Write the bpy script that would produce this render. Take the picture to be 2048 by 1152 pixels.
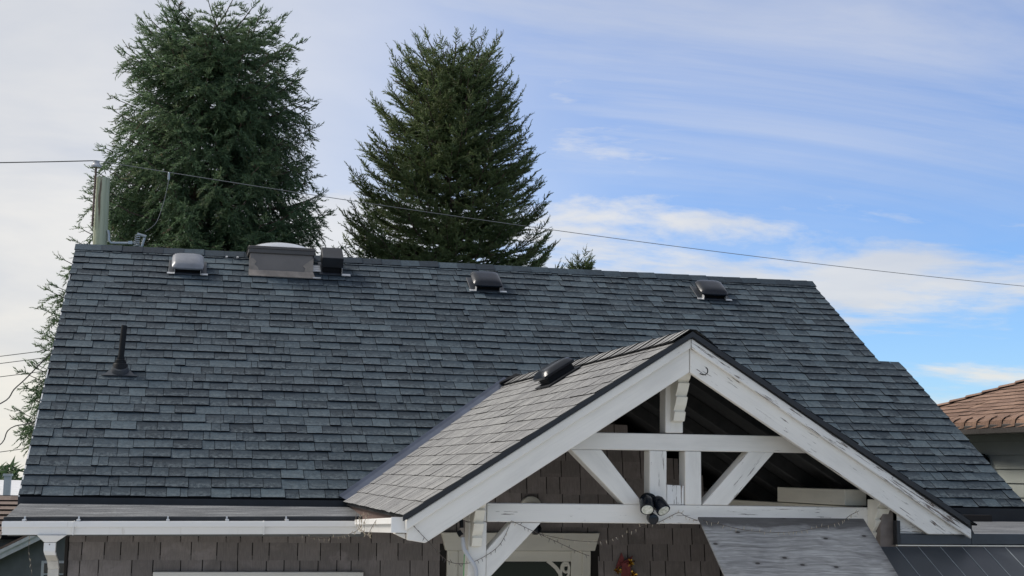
import bpy, bmesh, math, random
import numpy as np
from mathutils import Vector, Matrix
R = math.radians
for o in list(bpy.data.objects): bpy.data.objects.remove(o)
sc = bpy.context.scene
COL = sc.collection

# ------------------------------------------------------------------ camera
YAW, PIT, ROL = 0.2285, 0.1322, 0.0171
cd = bpy.data.cameras.new('camera'); cam = bpy.data.objects.new('camera', cd); COL.objects.link(cam)
fw = Vector((math.sin(YAW)*math.cos(PIT), math.cos(YAW)*math.cos(PIT), math.sin(PIT)))
rt = Vector((math.cos(YAW), -math.sin(YAW), 0)); up = rt.cross(fw)
r2 = rt*math.cos(ROL)+up*math.sin(ROL); u2 = -rt*math.sin(ROL)+up*math.cos(ROL)
m = Matrix((r2, u2, -fw)).transposed().to_4x4(); m.translation = (1.1626, -10.8217, 0.2359)
cam.matrix_world = m
cd.sensor_width = 36; cd.lens = 2768.2/2048*36; cd.clip_start = 0.1; cd.clip_end = 6000
sc.camera = cam

# ------------------------------------------------------------------ light
SUN_AZ, SUN_EL = R(-62), R(42)          # azimuth measured from +Y towards +X
sl = bpy.data.lights.new('sun', 'SUN'); sun = bpy.data.objects.new('sun', sl); COL.objects.link(sun)
sl.energy = 2.0; sl.angle = R(22); sl.color = (1.0, 0.94, 0.86)
sd = Vector((math.sin(SUN_AZ)*math.cos(SUN_EL), math.cos(SUN_AZ)*math.cos(SUN_EL), math.sin(SUN_EL)))
sun.rotation_euler = sd.to_track_quat('Z', 'Y').to_euler()
sun.location = (-8, 4, 12)

w = bpy.data.worlds.new('World'); sc.world = w; w.use_nodes = True
nt = w.node_tree; N = nt.nodes; Lk = nt.links; N.clear()
def nd(t, tree=None, **k):
    n = (tree or nt).nodes.new(t)
    for a, b in k.items(): setattr(n, a, b)
    return n
def math_n(tree, op, a, b=None, c=None, clamp=False):
    n = tree.nodes.new('ShaderNodeMath'); n.operation = op; n.use_clamp = clamp
    for i, x in enumerate((a, b, c)):
        if x is None: continue
        if isinstance(x, (int, float)): n.inputs[i].default_value = x
        else: tree.links.new(x, n.inputs[i])
    return n.outputs[0]
def sstep(tree, x, lo, hi, a=0.0, b=1.0):
    n = tree.nodes.new('ShaderNodeMapRange'); n.interpolation_type = 'SMOOTHSTEP'
    tree.links.new(x, n.inputs[0])
    for i, q in enumerate((lo, hi, a, b)): n.inputs[i+1].default_value = q
    return n.outputs[0]
def mixc(tree, f, a, b, blend='MIX'):
    n = tree.nodes.new('ShaderNodeMix'); n.data_type = 'RGBA'; n.blend_type = blend; n.clamp_factor = True
    for s, x in ((n.inputs[0], f), (n.inputs[6], a), (n.inputs[7], b)):
        if isinstance(x, (int, float)): s.default_value = x
        elif isinstance(x, tuple): s.default_value = (*x[:3], 1)
        else: tree.links.new(x, s)
    return n.outputs[2]
sky = nd('ShaderNodeTexSky', sky_type='NISHITA', sun_disc=False, sun_elevation=SUN_EL, sun_rotation=SUN_AZ)
sky.air_density = 1.0; sky.dust_density = 0.15; sky.ozone_density = 2.5
tc = nd('ShaderNodeTexCoord')
sep = nd('ShaderNodeSeparateXYZ'); Lk.new(tc.outputs['Generated'], sep.inputs[0])
X, Y, Z = sep.outputs
zz = math_n(nt, 'ADD', math_n(nt, 'MAXIMUM', Z, 0.0), 0.12)
cx = math_n(nt, 'DIVIDE', X, zz); cy = math_n(nt, 'DIVIDE', Y, zz)
cv = nd('ShaderNodeCombineXYZ'); Lk.new(cx, cv.inputs[0]); Lk.new(cy, cv.inputs[1]); cv.inputs[2].default_value = 3.7
def noise(tree, vec, scale, detail=8, rough=0.55, dist=0.0, sc3=None, loc=None):
    if sc3 or loc:
        mp = tree.nodes.new('ShaderNodeMapping'); tree.links.new(vec, mp.inputs[0])
        if sc3: mp.inputs[3].default_value = sc3
        if loc: mp.inputs[1].default_value = loc
        vec = mp.outputs[0]
    n = tree.nodes.new('ShaderNodeTexNoise'); tree.links.new(vec, n.inputs['Vector'])
    n.inputs['Scale'].default_value = scale; n.inputs['Detail'].default_value = detail
    n.inputs['Roughness'].default_value = rough; n.inputs['Distortion'].default_value = dist
    return n.outputs[0]
CLOUD_LOC = (3.1, 0.6, 0.0)
n1 = noise(nt, cv.outputs[0], 1.7, 12, 0.62, 0.25, sc3=(0.85, 1.15, 1), loc=CLOUD_LOC)         # broken cloud
n2 = noise(nt, cv.outputs[0], 0.30, 4, 0.5, 0.3, loc=(7.7, 2.2, 1.0))      # large sheets
n3 = noise(nt, cv.outputs[0], 0.9, 10, 0.62, 1.2, sc3=(0.5, 1.5, 1), loc=(1.0, 5.0, 2.0))  # thin veil
hl = math_n(nt, 'SQRT', math_n(nt, 'ADD', math_n(nt, 'MULTIPLY', X, X), math_n(nt, 'MULTIPLY', Y, Y)))
side = math_n(nt, 'DIVIDE', math_n(nt, 'ADD', math_n(nt, 'MULTIPLY', X, math.sin(SUN_AZ)), math_n(nt, 'MULTIPLY', Y, math.cos(SUN_AZ))), math_n(nt, 'MAXIMUM', hl, 1e-3))
left = sstep(nt, side, 0.0, 0.60)                # the veil thickens towards the sun's side
band = math_n(nt, 'MULTIPLY', sstep(nt, Z, 0.085, 0.125), sstep(nt, Z, 0.225, 0.15))      # a low deck of broken cloud all round
cov = math_n(nt, 'ADD', math_n(nt, 'ADD', math_n(nt, 'MULTIPLY', n1, 0.75), math_n(nt, 'MULTIPLY', n2, 0.35)), math_n(nt, 'MULTIPLY', left, 0.20))
cov = math_n(nt, 'ADD', cov, math_n(nt, 'MULTIPLY', band, 0.15))
dens = sstep(nt, cov, 0.57, 0.76)
veil = math_n(nt, 'ADD', math_n(nt, 'MULTIPLY', sstep(nt, n3, 0.28, 0.76), 0.40), math_n(nt, 'MULTIPLY', sstep(nt, Z, 0.17, 0.50), 0.50))
veil = math_n(nt, 'MULTIPLY', veil, sstep(nt, Z, 0.07, 0.26))
veil = math_n(nt, 'MAXIMUM', veil, math_n(nt, 'MULTIPLY', left, 0.95))
alpha = math_n(nt, 'MAXIMUM', math_n(nt, 'MULTIPLY', dens, 0.84), veil)
shade = noise(nt, cv.outputs[0], 0.8, 6, 0.55, 0.4, loc=(9, 1, 4))
CW = 4.6
ccol = mixc(nt, sstep(nt, shade, 0.36, 0.66), (CW*0.77, CW*0.80, CW*0.86), (CW*1.06, CW*1.03, CW*0.97))
ccol = mixc(nt, math_n(nt, 'MULTIPLY', sstep(nt, Z, 0.20, 0.02), 0.6), ccol, (CW*1.10, CW*1.03, CW*0.90))
skyc = mixc(nt, alpha, mixc(nt, 1.0, sky.outputs[0], (0.51, 0.67, 0.92), 'MULTIPLY'), ccol)
bg = nd('ShaderNodeBackground'); bg.inputs[1].default_value = 0.10; Lk.new(skyc, bg.inputs[0])
out = nd('ShaderNodeOutputWorld'); Lk.new(bg.outputs[0], out.inputs[0])

sc.view_settings.view_transform = 'Standard'; sc.view_settings.look = 'None'
sc.view_settings.exposure = 0.85; sc.view_settings.gamma = 1.0; sc.view_settings.use_curve_mapping = False
sc.render.engine = 'CYCLES'

# ------------------------------------------------------------------ materials
def new_mat(name):
    mt = bpy.data.materials.new(name); mt.use_nodes = True
    b = mt.node_tree.nodes['Principled BSDF']
    return mt, mt.node_tree, b
def bump(t, b, h, strength=0.3, dist=0.01):
    n = t.nodes.new('ShaderNodeBump'); n.inputs['Strength'].default_value = strength; n.inputs['Distance'].default_value = dist
    t.links.new(h, n.inputs['Height']); t.links.new(n.outputs[0], b.inputs['Normal'])
def coords(t, kind='Object'):
    return t.nodes.new('ShaderNodeTexCoord').outputs[kind]
def wpos(t): return t.nodes.new('ShaderNodeNewGeometry').outputs['Position']
def ramp(t, f, stops, interp='LINEAR'):
    n = t.nodes.new('ShaderNodeValToRGB'); e = n.color_ramp.elements; n.color_ramp.interpolation = interp
    while len(e) < len(stops): e.new(0.5)
    for q, (p, c) in zip(e, stops): q.position = p; q.color = (*c, 1)
    t.links.new(f, n.inputs[0]); return n.outputs[0]
def tone(t):
    oi = t.nodes.new('ShaderNodeObjectInfo'); at = t.nodes.new('ShaderNodeAttribute'); at.attribute_name = 'tone'
    return math_n(t, 'FRACT', math_n(t, 'ADD', oi.outputs['Random'], at.outputs['Fac']))
def plain(name, col, rough=0.6, metal=0.0, var=0.12, nscale=8, bmp=0.0, spec=0.5, kind='w'):
    mt, t, b = new_mat(name)
    v = wpos(t)
    n = noise(t, v, nscale, 6, 0.6)
    c = mixc(t, sstep(t, n, 0.25, 0.75), tuple(x*(1-var) for x in col), tuple(min(1, x*(1+var)) for x in col))
    t.links.new(c, b.inputs['Base Color']); b.inputs['Roughness'].default_value = rough; b.inputs['Metallic'].default_value = metal
    b.inputs['Specular IOR Level'].default_value = spec
    if bmp: bump(t, b, noise(t, v, nscale*12, 4, 0.6), bmp, 0.004)
    return mt
def shingle_mat(name, stops, wear, wearc, grain=0.45, rough=0.88):
    mt, t, b = new_mat(name)
    base = ramp(t, tone(t), stops)
    v = wpos(t)
    g = noise(t, v, 260, 2, 0.6); md = noise(t, v, 26, 6, 0.7); big = noise(t, v, 0.9, 4, 0.6)
    c = mixc(t, 1.0, base, ramp(t, g, [(0.25, (1-grain,)*3), (0.75, (1+grain*1.0,)*3)]), 'MULTIPLY')
    c = mixc(t, 1.0, c, ramp(t, md, [(0.28, (0.66, 0.66, 0.68)), (0.72, (1.36, 1.36, 1.33))]), 'MULTIPLY')
    c = mixc(t, 1.0, c, ramp(t, big, [(0.3, (0.86, 0.86, 0.88)), (0.7, (1.12, 1.12, 1.1))]), 'MULTIPLY')
    uv = t.nodes.new('ShaderNodeSeparateXYZ'); t.links.new(coords(t, 'UV'), uv.inputs[0])
    wm = math_n(t, 'MULTIPLY', sstep(t, uv.outputs[1], 0.66, 0.05), sstep(t, noise(t, v, 30, 6, 0.75), 0.36, 0.72))
    c = mixc(t, math_n(t, 'MULTIPLY', wm, wear), c, wearc)
    t.links.new(c, b.inputs['Base Color']); b.inputs['Roughness'].default_value = rough
    b.inputs['Specular IOR Level'].default_value = 0.35
    bump(t, b, math_n(t, 'ADD', g, math_n(t, 'MULTIPLY', md, 1.5)), 0.55, 0.004)
    return mt
def paint_mat(name, col, peel, rough=0.55, under=(0.16, 0.125, 0.105), dirt=0.38):
    """old white paint: object X runs along the grain; cracks and flakes show grey wood"""
    mt, t, b = new_mat(name)
    v = coords(t, 'Object')
    fine = noise(t, v, 1.0, 8, 0.62, 0.3, sc3=(5, 95, 95)); mask = noise(t, v, 2.2, 5, 0.6, 0.5, sc3=(1, 3, 3))
    crack = sstep(t, math_n(t, 'ADD', fine, math_n(t, 'MULTIPLY', mask, 0.36)), 0.90-peel, 0.925-peel)
    fl = noise(t, v, 1.0, 9, 0.68, 0.6, sc3=(3.5, 12, 12)); fl2 = noise(t, v, 1.6, 2, 0.5)
    flake = sstep(t, math_n(t, 'ADD', fl, math_n(t, 'MULTIPLY', fl2, 0.3)), 0.985-peel*0.9, 0.99-peel*0.9)
    hole = math_n(t, 'MAXIMUM', crack, flake)
    st = noise(t, v, 1.0, 6, 0.6, 0.2, sc3=(1.6, 7, 7)); gr = noise(t, v, 1.0, 5, 0.6, 0.1, sc3=(3, 130, 130))
    c = mixc(t, math_n(t, 'MULTIPLY', sstep(t, st, 0.42, 0.75), dirt), col, tuple(x*0.62 for x in col))
    c = mixc(t, math_n(t, 'MULTIPLY', sstep(t, gr, 0.5, 0.8), dirt*0.8), c, tuple(x*0.72 for x in col))
    wood = ramp(t, gr, [(0.3, tuple(x*0.4 for x in under)), (0.7, tuple(x*1.5 for x in under))])
    c = mixc(t, hole, c, wood)
    t.links.new(c, b.inputs['Base Color']); b.inputs['Roughness'].default_value = rough
    h = math_n(t, 'SUBTRACT', math_n(t, 'MULTIPLY', gr, 0.45), hole)
    bump(t, b, h, 0.5, 0.003)
    return mt
def wall_shingle_mat(name, col):
    mt, t, b = new_mat(name)
    tn = tone(t)
    base = ramp(t, tn, [(0.0, tuple(x*0.84 for x in col)), (0.5, col), (1.0, tuple(x*1.14 for x in col))])
    v = wpos(t)
    gr = noise(t, v, 1.0, 6, 0.65, 0.15, sc3=(110, 110, 5)); st = noise(t, v, 6, 6, 0.65, 0.4)
    c = mixc(t, 1.0, base, ramp(t, gr, [(0.3, (0.82,)*3), (0.7, (1.15,)*3)]), 'MULTIPLY')
    c = mixc(t, math_n(t, 'MULTIPLY', sstep(t, st, 0.48, 0.72), 0.6), c, tuple(x*1.6 for x in (col[0], col[1]*1.0, col[2]*1.03)))
    t.links.new(c, b.inputs['Base Color']); b.inputs['Roughness'].default_value = 0.82
    bump(t, b, gr, 0.25, 0.003)
    return mt
M = {}
M['roof'] = shingle_mat('slate_shingle', [(0.0, (0.010, 0.0195, 0.030)), (0.25, (0.0155, 0.0275, 0.040)), (0.5, (0.022, 0.0375, 0.052)), (0.75, (0.031, 0.050, 0.067)), (0.9, (0.054, 0.079, 0.098)), (1.0, (0.026, 0.039, 0.052))], 0.9, (0.122, 0.150, 0.164))
M['asphalt_edge'] = plain('asphalt_edge', (0.008, 0.009, 0.011), 0.95, nscale=30, spec=0.1)
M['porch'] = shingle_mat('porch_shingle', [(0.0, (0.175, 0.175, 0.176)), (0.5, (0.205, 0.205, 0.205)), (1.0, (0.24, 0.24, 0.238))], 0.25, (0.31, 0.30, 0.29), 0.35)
M['brown_roof'] = shingle_mat('brown_shingle', [(0.0, (0.155, 0.092, 0.064)), (0.5, (0.20, 0.122, 0.086)), (1.0, (0.25, 0.158, 0.114))], 0.3, (0.3, 0.2, 0.15))
M['old_brown'] = shingle_mat('weathered_brown_shingle', [(0.0, (0.10, 0.07, 0.058)), (0.5, (0.15, 0.11, 0.092)), (1.0, (0.20, 0.155, 0.13))], 0.3, (0.25, 0.2, 0.17))
M['white'] = paint_mat('old_white_paint', (0.78, 0.752, 0.695), 0.0)
M['white_peel'] = paint_mat('peeling_white_paint', (0.78, 0.752, 0.695), 0.085)
M['white_peel2'] = paint_mat('flaking_white_paint', (0.77, 0.755, 0.72), 0.15)
M['cream'] = paint_mat('cream_trim_paint', (0.74, 0.71, 0.62), -0.05, dirt=0.35)
mt, t, b = new_mat('white_gutter_metal'); v = wpos(t)
n_a = noise(t, v, 1.0, 6, 0.65, 0.2, sc3=(26, 26, 3.5)); n_b = noise(t, v, 3.0, 5, 0.6)
c = mixc(t, math_n(t, 'MULTIPLY', sstep(t, math_n(t, 'ADD', n_a, math_n(t, 'MULTIPLY', n_b, 0.4)), 0.78, 1.0), 0.45), (0.80, 0.79, 0.765), (0.45, 0.40, 0.33))
t.links.new(c, b.inputs['Base Color']); b.inputs['Roughness'].default_value = 0.35; M['gutter'] = mt
M['gutter_dirty'] = plain('stained_gutter_metal', (0.55, 0.52, 0.46), 0.45, var=0.18, nscale=9)
M['wall'] = wall_shingle_mat('taupe_cedar_shingle', (0.222, 0.195, 0.183))
M['wall_dark'] = plain('wall_sheathing', (0.022, 0.019, 0.017), 0.9)
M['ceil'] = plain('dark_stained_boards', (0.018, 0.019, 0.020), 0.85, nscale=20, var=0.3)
M['black_metal'] = plain('black_drip_edge', (0.010, 0.011, 0.014), 0.5, nscale=20)
M['slate_metal'] = plain('slate_blue_flashing', (0.030, 0.036, 0.045), 0.42, nscale=6, var=0.25)
M['dark_flash'] = plain('black_membrane', (0.010, 0.013, 0.018), 0.6, nscale=6, var=0.3)
M['valley'] = plain('blue_grey_valley_metal', (0.075, 0.09, 0.125), 0.4, metal=0.0, nscale=6, var=0.2)
M['black_plastic'] = plain('black_plastic', (0.006, 0.009, 0.015), 0.25, nscale=10, var=0.2, spec=0.35)
M['black_rough'] = plain('matte_black_plastic', (0.008, 0.009, 0.011), 0.55, nscale=10, var=0.2, spec=0.2)
M['sky_sheen_cap'] = plain('plastic_painted_sky_sheen', (0.17, 0.18, 0.20), 0.3, nscale=10, var=0.15)  # black cap coloured pale: the sky's reflection is painted into it
M['alu'] = plain('bright_metal_flashing', (0.55, 0.56, 0.57), 0.45, metal=0.5, nscale=10)
M['lead'] = plain('grey_flashing', (0.030, 0.036, 0.045), 0.5, nscale=10)
M['curb'] = plain('taupe_metal', (0.155, 0.138, 0.128), 0.5, nscale=5, var=0.1)
M['curb_light'] = plain('worn_taupe_flashing', (0.25, 0.215, 0.185), 0.6, nscale=12, var=0.2)
M['frame_dark'] = plain('dark_bronze_frame', (0.065, 0.058, 0.054), 0.45, nscale=8)
M['grey_pipe'] = plain('grey_conduit', (0.45, 0.46, 0.48), 0.5, nscale=6)
M['green_wire'] = plain('green_wire', (0.12, 0.38, 0.14), 0.5)
M['galv'] = plain('galvanised_steel', (0.36, 0.40, 0.43), 0.45, metal=0.4, nscale=12)
M['ceramic'] = plain('grey_ceramic', (0.40, 0.40, 0.42), 0.25)
M['rust'] = plain('rusty_steel', (0.13, 0.085, 0.07), 0.7)
M['wire'] = plain('weathered_cable', (0.035, 0.036, 0.04), 0.6)
M['wire_light'] = plain('bare_aluminium_cable', (0.22, 0.22, 0.22), 0.5)
M['lt_wire'] = plain('brown_light_wire', (0.075, 0.058, 0.045), 0.6)
M['bulb'] = plain('clear_bulb', (0.48, 0.41, 0.30), 0.25)
M['bulb_dark'] = plain('dark_bulb', (0.05, 0.04, 0.034), 0.4)
M['ribbon'] = plain('red_ribbon', (0.22, 0.045, 0.045), 0.6, nscale=40, var=0.3)
M['tinsel'] = plain('gold_tinsel', (0.55, 0.33, 0.05), 0.25, metal=0.9, nscale=60, var=0.3)
M['siding'] = plain('pale_sage_siding', (0.50, 0.53, 0.48), 0.55, nscale=3, var=0.06)
M['far_white'] = plain('pale_far_paint', (0.6, 0.6, 0.6), 0.7)
M['grey_wall'] = plain('grey_wall_paint', (0.16, 0.165, 0.165), 0.8, nscale=5)
M['beige_wall'] = plain('beige_grey_wall', (0.17, 0.145, 0.13), 0.85, nscale=14, var=0.2, bmp=0.3)
M['ground'] = plain('grass_ground', (0.05, 0.075, 0.03), 0.95, nscale=0.6, var=0.4)
M['bark'] = plain('spruce_bark', (0.10, 0.072, 0.055), 0.9, nscale=18, var=0.4, bmp=0.6)

# roll roofing
mt, t, b = new_mat('mineral_roll_roofing'); v = wpos(t)
g = noise(t, v, 220, 2, 0.6); md = noise(t, v, 1.0, 7, 0.65, 0.3, sc3=(3, 22, 22)); bg_ = noise(t, v, 2.5, 5, 0.6)
c = ramp(t, md, [(0.3, (0.055, 0.060, 0.066)), (0.5, (0.105, 0.110, 0.116)), (0.68, (0.24, 0.245, 0.25))])
c = mixc(t, 1.0, c, ramp(t, noise(t, v, 70, 4, 0.75), [(0.3, (0.55,)*3), (0.7, (1.5,)*3)]), 'MULTIPLY')
c = mixc(t, 1.0, c, ramp(t, bg_, [(0.3, (0.8,)*3), (0.7, (1.15,)*3)]), 'MULTIPLY')
t.links.new(c, b.inputs['Base Color']); b.inputs['Roughness'].default_value = 0.9; bump(t, b, g, 0.5, 0.004); M['roll'] = mt
# glass, lens, dome
mt, t, b = new_mat('dark_window_glass'); b.inputs['Base Color'].default_value = (0.03, 0.036, 0.034, 1); b.inputs['Roughness'].default_value = 0.06; M['glass'] = mt
mt, t, b = new_mat('lamp_lens'); c = ramp(t, noise(t, coords(t), 60, 2), [(0.3, (0.42, 0.44, 0.36)), (0.7, (0.75, 0.75, 0.70))]); t.links.new(c, b.inputs['Base Color']); b.inputs['Roughness'].default_value = 0.12; M['lens'] = mt
mt, t, b = new_mat('milky_acrylic_dome'); b.inputs['Base Color'].default_value = (0.75, 0.77, 0.80, 1); b.inputs['Roughness'].default_value = 0.15; b.inputs['Transmission Weight'].default_value = 0.35; M['dome'] = mt
# utility pole wood
mt, t, b = new_mat('greenish_pole_wood'); v = coords(t)
gr = noise(t, v, 1.0, 8, 0.65, 0.3, sc3=(22, 22, 0.9)); st = noise(t, v, 1.0, 6, 0.6, 0.4, sc3=(7, 7, 0.5))
c = ramp(t, gr, [(0.25, (0.20, 0.22, 0.15)), (0.5, (0.37, 0.40, 0.29)), (0.75, (0.48, 0.50, 0.38))])
c = mixc(t, sstep(t, st, 0.55, 0.63), c, (0.13, 0.10, 0.075))
t.links.new(c, b.inputs['Base Color']); b.inputs['Roughness'].default_value = 0.85; bump(t, b, gr, 0.6, 0.01); M['pole'] = mt
# weathered plywood: object X along the grain
mt, t, b = new_mat('weathered_plywood'); v = coords(t)
warp = t.nodes.new('ShaderNodeVectorMath'); warp.operation = 'ADD'
nz = t.nodes.new('ShaderNodeTexNoise'); t.links.new(v, nz.inputs['Vector']); nz.inputs['Scale'].default_value = 3.2; nz.inputs['Detail'].default_value = 2
sc_ = t.nodes.new('ShaderNodeVectorMath'); sc_.operation = 'SCALE'; t.links.new(nz.outputs['Color'], sc_.inputs[0]); sc_.inputs['Scale'].default_value = 0.09
t.links.new(v, warp.inputs[0]); t.links.new(sc_.outputs[0], warp.inputs[1])
g1 = noise(t, warp.outputs[0], 1.0, 7, 0.62, 0.2, sc3=(2.0, 48, 48)); g2 = noise(t, v, 1.0, 4, 0.6, 0.1, sc3=(9, 190, 190)); blot = noise(t, v, 3.5, 5, 0.6, 0.6)
c = ramp(t, g1, [(0.28, (0.19, 0.185, 0.176)), (0.46, (0.31, 0.304, 0.29)), (0.60, (0.40, 0.394, 0.378)), (0.76, (0.48, 0.472, 0.455))])
sy = t.nodes.new('ShaderNodeSeparateXYZ'); t.links.new(warp.outputs[0], sy.inputs[0])
fg = noise(t, v, 1.0, 3, 0.5, 0.3, sc3=(1.6, 5.0, 1))
fig = math_n(t, 'SINE', math_n(t, 'ADD', math_n(t, 'MULTIPLY', sy.outputs[1], 110.0), math_n(t, 'MULTIPLY', fg, 60.0)))
c = mixc(t, math_n(t, 'MULTIPLY', sstep(t, fig, 0.2, 1.0), 0.15), c, (0.10, 0.096, 0.09))
c = mixc(t, 1.0, c, ramp(t, g2, [(0.3, (0.66,)*3), (0.7, (1.2,)*3)]), 'MULTIPLY')
c = mixc(t, 1.0, c, ramp(t, blot, [(0.3, (0.82, 0.82, 0.83)), (0.7, (1.12, 1.115, 1.10))]), 'MULTIPLY')
sx = t.nodes.new('ShaderNodeSeparateXYZ'); t.links.new(v, sx.inputs[0])
edge = math_n(t, 'MAXIMUM', sstep(t, math_n(t, 'ADD', sx.outputs[1], math_n(t, 'MULTIPLY', blot, 0.16)), -0.03, 0.02), sstep(t, math_n(t, 'ADD', sx.outputs[0], math_n(t, 'MULTIPLY', g1, 0.30)), 1.16, 1.27))
c = mixc(t, math_n(t, 'MULTIPLY', edge, 0.8), c, (0.055, 0.05, 0.047))
vo = t.nodes.new('ShaderNodeTexVoronoi'); vo.voronoi_dimensions = '2D'; mp = t.nodes.new('ShaderNodeMapping'); mp.inputs[3].default_value = (2.9, 5.2, 1); t.links.new(v, mp.inputs[0]); t.links.new(mp.outputs[0], vo.inputs['Vector']); vo.inputs['Scale'].default_value = 1.0
kd = vo.outputs['Distance']
c = mixc(t, sstep(t, kd, 0.055, 0.032), c, (0.028, 0.022, 0.019))
c = mixc(t, math_n(t, 'MULTIPLY', sstep(t, kd, 0.12, 0.05), 0.35), c, (0.07, 0.062, 0.058))
t.links.new(c, b.inputs['Base Color']); b.inputs['Roughness'].default_value = 0.8; bump(t, b, g1, 0.3, 0.004); M['ply'] = mt
# awning metal
mt, t, b = new_mat('slate_awning_metal'); v = wpos(t); n = noise(t, v, 4, 6, 0.6, 0.5); n2_ = noise(t, v, 1.0, 5, 0.7, 0, sc3=(40, 6, 6))
c = ramp(t, n, [(0.3, (0.026, 0.031, 0.038)), (0.7, (0.042, 0.049, 0.057))]); c = mixc(t, math_n(t, 'MULTIPLY', sstep(t, n2_, 0.68, 0.74), 0.35), c, (0.12, 0.13, 0.14))
t.links.new(c, b.inputs['Base Color']); b.inputs['Roughness'].default_value = 0.45; M['awning'] = mt
# spruce needles
def needle_mat(name, stops):
    mt, t, b = new_mat(name)
    at = t.nodes.new('ShaderNodeAttribute'); at.attribute_name = 'tone'
    c = ramp(t, at.outputs['Fac'], stops)
    t.links.new(c, b.inputs['Base Color']); b.inputs['Roughness'].default_value = 0.5; b.inputs['Specular IOR Level'].default_value = 0.4
    tr = t.nodes.new('ShaderNodeBsdfTranslucent'); t.links.new(c, tr.inputs[0])
    mx = t.nodes.new('ShaderNodeMixShader'); mx.inputs[0].default_value = 0.5
    t.links.new(b.outputs[0], mx.inputs[1]); t.links.new(tr.outputs[0], mx.inputs[2])
    t.links.new(mx.outputs[0], t.nodes['Material Output'].inputs[0])
    return mt
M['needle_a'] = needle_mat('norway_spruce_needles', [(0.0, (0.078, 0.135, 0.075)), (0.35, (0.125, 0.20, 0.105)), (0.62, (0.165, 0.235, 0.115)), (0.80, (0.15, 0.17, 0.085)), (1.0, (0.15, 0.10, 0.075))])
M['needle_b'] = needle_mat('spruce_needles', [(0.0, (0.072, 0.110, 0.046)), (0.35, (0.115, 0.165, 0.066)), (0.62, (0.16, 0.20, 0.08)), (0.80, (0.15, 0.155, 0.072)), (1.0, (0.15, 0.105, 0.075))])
M['leaf_far'] = needle_mat('far_leaves', [(0.0, (0.05, 0.09, 0.04)), (1.0, (0.10, 0.15, 0.07))])

# ------------------------------------------------------------------ mesh helpers
WM = {}
def attach(o, parent, frame):
    o.matrix_basis = frame; WM[o.name] = frame.copy()
    if parent is not None:
        o.parent = parent; o.matrix_parent_inverse = WM[parent.name].inverted()
def link(name, me, parent=None, frame=None):
    o = bpy.data.objects.new(name, me); COL.objects.link(o); attach(o, parent, frame or Matrix()); return o
def empty(name, loc):
    o = bpy.data.objects.new(name, None); COL.objects.link(o); o.empty_display_size = 0.3
    attach(o, None, Matrix.Translation(loc)); return o
def tag(o, label=None, cat=None, group=None, kind=None):
    if label: o['label'] = label
    if cat: o['category'] = cat
    if group: o['group'] = group
    if kind: o['kind'] = kind
    return o
def frame_from(o, ex, ey):
    ex = Vector(ex).normalized(); ey = Vector(ey); ez = ex.cross(ey).normalized(); ey = ez.cross(ex)
    m = Matrix((ex, ey, ez)).transposed().to_4x4(); m.translation = o; return m
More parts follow.
